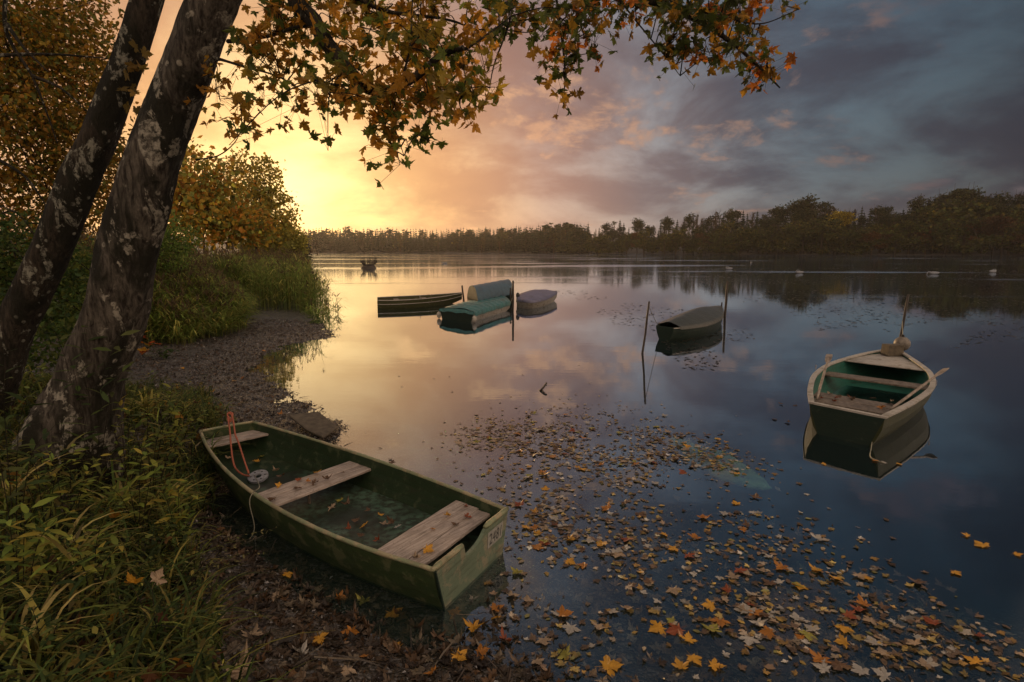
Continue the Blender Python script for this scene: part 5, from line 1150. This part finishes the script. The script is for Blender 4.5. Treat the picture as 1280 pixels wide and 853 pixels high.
tag(lt_.build('leaf_litter', M['fallen']), 'dense brown leaf litter and twigs on the mud', kind='stuff')
PBV, PBF = sphere((0, 0, 0), (1, .8, .5), 6, 3); PBF3 = []
for f in PBF:
    for i in range(1, len(f)-1): PBF3.append((f[0], f[i], f[i+1]))
pb = MB(); q = land(9000, (-12, -2.2), (8.0, 22), -.3, 5.5, g); z = height(q[:, 0], q[:, 1])+.004
scatter(pb, PBV, np.array(PBF3), np.column_stack([q, z]), rotmats(len(q), 1, g, .3), np.exp(g.normal(size=len(q))*.45)*.016, palette(len(q), [(.14, .135, .13), (.22, .21, .20), (.07, .065, .06), (.12, .10, .08)], g))
tag(pb.build('pebbles', M['fallen'], smooth=True), 'small wet stones scattered over the beach', kind='stuff')

# ------------------------------------------------------------------ undergrowth on the bank (uncountable) and single plants
VB = np.array([(-6.5, 11.5), (-4.75, 9.1), (-3.75, 6.6), (-3.25, 5.3), (-2.5, 4.2), (-1.75, 3.1), (-1.2, 2.2), (-1.0, 1.2)])
def vx(y): return np.interp(y, VB[::-1, 1], VB[::-1, 0])
def bank_pts(n, g, lo=-1.0, hi=0.0, yr=(1.3, 11.5), width=4.5):
    y = yr[0]+(yr[1]-yr[0])*g.uniform(size=n)**1.25; x = vx(y)+hi-(hi-lo if False else 0)-np.abs(g.uniform(size=n))**1.2*width
    return np.stack([x, y], 1)
GP = [(.055, .095, .022), (.08, .13, .028), (.13, .15, .03), (.04, .065, .018), (.22, .18, .045), (.17, .20, .045)]
ug = MB(); g = np.random.default_rng(23)
c = bank_pts(1300, g); K = 9; q = np.repeat(c, K, axis=0)+g.normal(size=(len(c)*K, 2))*.06; N = len(q); z = height(q[:, 0], q[:, 1])-.02
BL = []
for k in range(7):
    u = k/6; wd2 = .0085*(1-u**2.2)+.0004
    BL += [(-wd2, .42*u**1.9, u*.8-.42*u**2.6), (wd2, .42*u**1.9, u*.8-.42*u**2.6)]
BL = np.array(BL); BLF = np.array([t for k in range(6) for t in ((2*k, 2*k+1, 2*k+3), (2*k, 2*k+3, 2*k+2))])
def zrot(a):
    R_ = np.zeros((len(a), 3, 3)); R_[:, 0, 0] = np.cos(a); R_[:, 0, 1] = -np.sin(a); R_[:, 1, 0] = np.sin(a); R_[:, 1, 1] = np.cos(a); R_[:, 2, 2] = 1; return R_
hh = g.uniform(.35, .95, N)*np.repeat(g.uniform(.6, 1.15, len(c)), K); sc3 = np.stack([g.uniform(.8, 1.6, N), hh*g.uniform(.7, 1.7, N), hh], 1)[:, None, :]
# scale acts after rotation, so bake the droop into the blade before turning it
def scatter2(mb, TV, TF, pos, rot, sc, tint):
    n = len(pos); V = np.einsum('nij,nkj->nki', rot, np.asarray(TV)[None]*sc)+pos[:, None, :]
    mb.add(V.reshape(-1, 3), (np.asarray(TF)[None]+(np.arange(n)*len(TV))[:, None, None]).reshape(-1, 3), np.repeat(tint, len(TV), axis=0))
scatter2(ug, BL, BLF, np.column_stack([q, z]), zrot(g.uniform(0, 6.28, N)), sc3, palette(N, GP+[(.20, .24, .05), (.28, .26, .06)], g, .4))
# herb stems with small leaves
c = bank_pts(1500, g, width=4.2); z = height(c[:, 0], c[:, 1]); tall = g.uniform(.5, 1.5, len(c))
for k in range(14):
    u = (k+1)/14; a = g.uniform(0, 6.28, len(c)); hgt_ = tall*(.20+.28*((np.sin(c[:, 0]*5)+np.cos(c[:, 1]*4))*.25+.5)); pz = np.column_stack([c[:, 0]+np.cos(c[:, 1]*9)*.14*u**2, c[:, 1]+np.sin(c[:, 0]*9)*.14*u**2, z+hgt_*u])
    d_ = np.stack([np.cos(a), np.sin(a), g.uniform(-.3, .5, len(c))], 1)
    scatter(ug, LV2 if k % 2 else LV, LF, pz, dirmats(d_, g.normal(size=len(c))*.4), g.uniform(.03, .10, len(c))*(1.2-.5*u), palette(len(c), GP+[(.16, .21, .05), (.26, .24, .05), (.12, .18, .04)], g, .35))
# low ground cover of tiny leaves
c = bank_pts(15000, g, width=4.6); z = height(c[:, 0], c[:, 1])+np.abs(g.normal(size=len(c)))*.10
scatter(ug, LV, LF, np.column_stack([c, z]), rotmats(len(c), 1, g, .6), g.uniform(.018, .05, len(c)), palette(len(c), GP[:4]+[(.07, .05, .02), (.12, .06, .02), (.11, .11, .03)], g, .35))
c = bank_pts(520, g, width=3.6); z = height(c[:, 0], c[:, 1])+g.uniform(.04, .32, len(c))
for k in range(4):
    s_ = slice(k, None, 4); scatter(ug, MAPLES[k+1][0], MAPLES[k+1][1], np.column_stack([c[s_], z[s_]]), rotmats(len(c[s_]), 1, g, .6), g.uniform(.05, .085, len(c[s_])), palette(len(c[s_]), [(.30, .15, .02), (.16, .09, .03), (.22, .17, .04), (.12, .05, .02), (.12, .13, .03)], g, .3))
tag(ug.build('undergrowth', M['grass']), 'tangled grass, herbs and caught leaves on the dark bank', kind='stuff')

def plant(name, base, stems, label, cat='plant', pal=GP, size=.1, lv_=LV2, per=9, group=None, seed=0, droop=.35, mat='grass', srad=.004):
    """stems: list of tip offsets from the base"""
    g = np.random.default_rng(seed); root = empty(name, base, label, cat, group); sb = MB(); lb = MB(); base = np.array(base, float)
    for tip in stems:
        tip = np.array(tip, float); e = base+tip; md = base+tip*.5+np.array([0, 0, np.linalg.norm(tip)*.22]); cc = catmull([base, md, e], 7); V, F = tube(cc, np.linspace(srad, srad*.35, len(cc)), 5, False); sb.add(V, F)
        k = per; idx = np.linspace(len(cc)*.25, len(cc)-1, k).astype(int); pz = cc[idx]; a = np.arange(k)*2.4+g.uniform(0, 6)
        tn = cc[np.minimum(idx+1, len(cc)-1)]-cc[np.maximum(idx-1, 0)]; d_ = np.stack([np.cos(a), np.sin(a), -droop+g.normal(size=k)*.25], 1)+tn/np.linalg.norm(tn, axis=1)[:, None]*.6
        scatter(lb, lv_, LF if len(lv_) == len(LV) else MAPLES[0][1], pz, dirmats(d_, g.normal(size=k)*.3), size*g.uniform(.65, 1.2, k), palette(k, pal, g, .2))
    sb.build('stem', M['twig'], root); lb.build('foliage', M[mat], root); return root
def onground(px, py, z=1.0):
    for _ in range(6): p = P(px, py, z); z = hz(p[0], p[1])
    p[2] = z-.01; return p
g = np.random.default_rng(24)
def toward(b, lst):
    """stem tips seen at these photo points, at about the base's distance"""
    return [at(x, y, b[1]+dy)-b for x, y, dy in lst]
WIL = [(.06, .10, .025), (.09, .13, .03), (.12, .14, .04), (.045, .075, .02)]
b = onground(120, 620, 1.0); plant('willow_shoot', b, toward(b, [(60, 395, -.2), (110, 385, 0), (150, 420, -.2), (175, 445, -.3), (85, 440, -.4)]), 'long leaved willow shoots rising in front of the thick trunk base', pal=WIL, size=.19, per=11, seed=1)
b = onground(20, 700, 1.0); plant('willow_shoot', b, toward(b, [(8, 440, 0), (40, 480, 0), (-10, 520, 0), (70, 530, -.1)]), 'long leaved willow shoots at the left edge below the slim trunk', pal=WIL, size=.17, per=11, seed=2)
b = onground(190, 640, .8); plant('leafy_plant', b, toward(b, [(185, 500, 0), (220, 505, .2), (250, 520, .2), (160, 515, 0), (205, 530, -.2), (235, 545, .1)]), 'bright green leafy clump between the thick trunk and the boat bow', pal=[(.10, .15, .03), (.14, .17, .04), (.08, .12, .03), (.18, .16, .04)], size=.13, per=14, lv_=LV*[.8, 1, 1], seed=3)
b = onground(120, 600, 1.0); plant('leafy_plant', b, toward(b, [(100, 520, 0), (130, 510, 0), (150, 540, .2), (75, 540, 0), (165, 560, -.2)]), 'green herb clump against the foot of the thick trunk', pal=WIL, size=.13, per=14, lv_=LV*[.8, 1, 1], seed=4)
b = onground(60, 680, .95); plant('leafy_plant', b, toward(b, [(40, 560, 0), (80, 580, 0), (110, 600, 0), (20, 590, 0), (95, 640, -.1)]), 'dark narrow leaved herb at the left edge of the bank', pal=GP, size=.15, per=14, seed=5)
b = onground(178, 448, .4); plant('maple_seedling', b, toward(b, [(176, 422, 0), (190, 428, 0), (183, 415, 0), (198, 430, -.1)]), 'low seedling with glowing orange leaves beside the thick trunk', pal=[(.65, .24, .03), (.60, .35, .04), (.60, .14, .03)], size=.17, per=3, lv_=MAPLES[0][0], seed=6, mat='leaf')
b = onground(195, 450, .4); plant('leafy_plant', b, toward(b, [(185, 432, 0), (205, 435, 0), (220, 438, 0), (210, 444, 0)]), 'low green clump under the orange seedling at the beach edge', pal=[(.07, .12, .02), (.05, .09, .02)], size=.16, per=12, lv_=LV, seed=7)
b = onground(240, 600, .5); plant('bent_stalk', b, toward(b, [(242, 522, .1), (258, 530, .2), (248, 545, 0)]), 'bent pale stalks standing at the bow corner of the beached boat', pal=[(.12, .14, .04), (.25, .22, .12)], size=.16, per=4, seed=8)
ARC = [(.34, .36, .07), (.44, .38, .09), (.22, .28, .055), (.55, .44, .16)]
for k, (px, py, lab) in enumerate([(185, 560, 'long bladed arching plant rising right against the boat bow herbs'), (120, 560, 'long bladed arching plant at the foot of the thick trunk'), (60, 600, 'long bladed arching plant under the gap between the trunks'), (10, 640, 'long bladed arching plant cut by the left edge'), (150, 650, 'long bladed arching plant in the middle of the bank'), (80, 720, 'long bladed arching plant beside the yellowing herb'), (210, 650, 'long bladed arching plant at the mud edge by the boat'), (40, 840, 'long bladed arching plant in the very bottom corner')]):
    g_ = np.random.default_rng(90+k); b = onground(px, py, .9); root = empty('sedge_clump', b, lab, 'grass tuft', 'long bladed clumps on the bank'); q_ = MB(); n_ = 46
    h_ = g_.uniform(.45, .95, n_); scatter2(q_, BL, BLF, np.repeat(b[None], n_, 0)+g_.normal(size=(n_, 3))*[.05, .05, .0], zrot(g_.uniform(0, 6.28, n_)), np.stack([g_.uniform(1.2, 2.4, n_), h_*g_.uniform(.8, 1.8, n_), h_], 1)[:, None, :], palette(n_, ARC, g_, .25)); q_.build('blades', M['grass'], root)
LIM = [(.20, .20, .06), (.15, .17, .045), (.25, .23, .09)]
b = onground(205, 770, .5); plant('trailing_sprig', b, toward(b, [(345, 660, .5), (330, 690, .4), (300, 700, .3), (255, 690, .2), (285, 730, .2)]), 'sprig of tiny pale leaves trailing towards the near side of the boat', pal=LIM, size=.036, per=26, lv_=LV*[.9, 1, 1], seed=9)
b = onground(240, 740, .5); plant('trailing_sprig', b, toward(b, [(255, 655, .2), (275, 665, .2), (240, 670, .1), (300, 680, .3)]), 'small upright sprig of pale leaves beside the trailing one', pal=LIM, size=.038, per=20, lv_=LV*[.9, 1, 1], seed=10)
b = onground(150, 720, .7); plant('small_leaved_herb', b, toward(b, [(150, 650, 0), (180, 655, 0), (120, 660, 0), (200, 670, .1), (165, 680, 0)]), 'small leaved pale herb on the middle of the bank', pal=LIM+GP, size=.04, per=24, lv_=LV, seed=11)
b = onground(190, 845, .6); plant('small_leaved_herb', b, toward(b, [(170, 800, 0), (210, 800, 0), (230, 815, 0), (150, 820, 0)]), 'small leaved herb at the bottom edge of the bank', pal=LIM+GP, size=.035, per=22, lv_=LV, seed=12)
b = onground(60, 850, .8); plant('small_leaved_herb', b, toward(b, [(40, 760, 0), (80, 770, 0), (110, 790, 0), (60, 800, -.1)]), 'dark small leaved herb in the bottom corner of the bank', pal=GP, size=.045, per=22, lv_=LV, seed=13)
b = onground(200, 830, .55); sx = toward(b, [(190, 735, .1), (160, 728, .1)]); plant('leaf_catching_twig', b, sx, 'bare twig in the bank herbs with two big leaves caught on it', pal=[(.1, .08, .06)], size=.03, per=3, seed=14)
for px, py, cn, fm, lab in [(197, 722, 'tan', 3, 'big pale tan maple leaf caught on a twig in the bank herbs'), (166, 727, 'golden', 1, 'big golden maple leaf caught on a twig beside the pale one'), (142, 775, 'golden', 5, 'golden leaf hanging low in the bank herbs under the two big caught leaves')]:
    p = at(px, py, b[1]+.1); o = bpy.data.objects.new('maple_leaf', LPRO[(cn, fm)]); COL.objects.link(o); o.location = p; o.scale = (.085,)*3; o.rotation_euler = (1.0+.3*math.sin(px), .3, px*.7); tag(o, lab, 'leaf')
BRI = [(.28, .36, .06), (.38, .40, .07), (.18, .26, .05), (.50, .40, .07)]
for k, (px, py, tips, lab) in enumerate([
        (215, 610, [(195, 490, 0), (215, 480, .1), (235, 500, .1), (255, 515, .2), (225, 530, 0), (200, 540, -.1)], 'tallest bright leafy herb beside the bow of the beached boat'),
        (160, 620, [(150, 500, 0), (170, 490, 0), (185, 510, 0), (140, 530, 0), (195, 540, 0)], 'bright leafy herb between the trunk foot and the boat bow'),
        (175, 680, [(150, 570, 0), (180, 560, 0), (205, 575, 0), (220, 600, .1), (140, 610, 0)], 'bright leafy herb lower down the bank from the boat bow'),
        (90, 690, [(60, 560, 0), (95, 550, 0), (125, 570, 0), (40, 590, 0), (110, 600, -.1)], 'yellowing leafy herb below the willow shoots'),
        (30, 780, [(10, 640, 0), (40, 630, 0), (70, 650, 0), (20, 680, 0), (90, 690, 0)], 'leafy herb growing at the left edge above the bottom corner'),
        (120, 780, [(90, 670, 0), (125, 660, 0), (150, 680, 0), (100, 700, -.1)], 'leafy herb just left of the two big caught leaves'),
        (225, 690, [(200, 610, 0), (225, 600, .1), (245, 620, .1), (215, 640, 0)], 'small bright herb at the edge of the bare mud by the boat')]):
    b = onground(px, py, .9); plant('leafy_plant', b, toward(b, tips), lab, pal=BRI, size=.10 if k % 2 else .13, per=16, lv_=LV*[.75, 1, 1] if k % 2 else LV2*[1.2, 1, 1], seed=60+k)
g = np.random.default_rng(25)
for k, (px, py) in enumerate([(30, 800), (100, 740), (150, 600), (60, 620), (200, 580), (140, 800)]):
    b = onground(px, py, .9); st_ = [np.array([g.normal()*.25, g.normal()*.2, g.uniform(.25, .5)]) for _ in range(7)]
    plant('arching_grass', b, st_, ['arching grass tuft lowest at the left edge of the bank', 'arching grass tuft left of the caught golden leaf', 'arching grass tuft before the thick trunk', 'arching grass tuft under the willow shoots', 'arching grass tuft near the boat bow', 'arching grass tuft below the caught golden leaf'][k], 'grass tuft', pal=GP+[(.20, .17, .07)], size=.24, per=4, lv_=LV2*[.6, 1, 1], seed=40+k, droop=.1)

# ------------------------------------------------------------------ evening haze over the lake
m, t = material('evening haze'); pv = t.n('ShaderNodeVolumePrincipled', {'Color': (.92, .86, .80, 1), 'Density': .00012, 'Anisotropy': .6})
finish(m, t, None, vol=pv.outputs[0])
HB = [(-1900, -300, -12), (1900, -300, -12), (1900, 2900, -12), (-1900, 2900, -12), (-1900, -300, 70), (1900, -300, 70), (1900, 2900, 70), (-1900, 2900, 70)]
tag(MB().add(*slab8(HB)).build('haze', m), 'thin warm evening haze over the whole lake', kind='stuff')
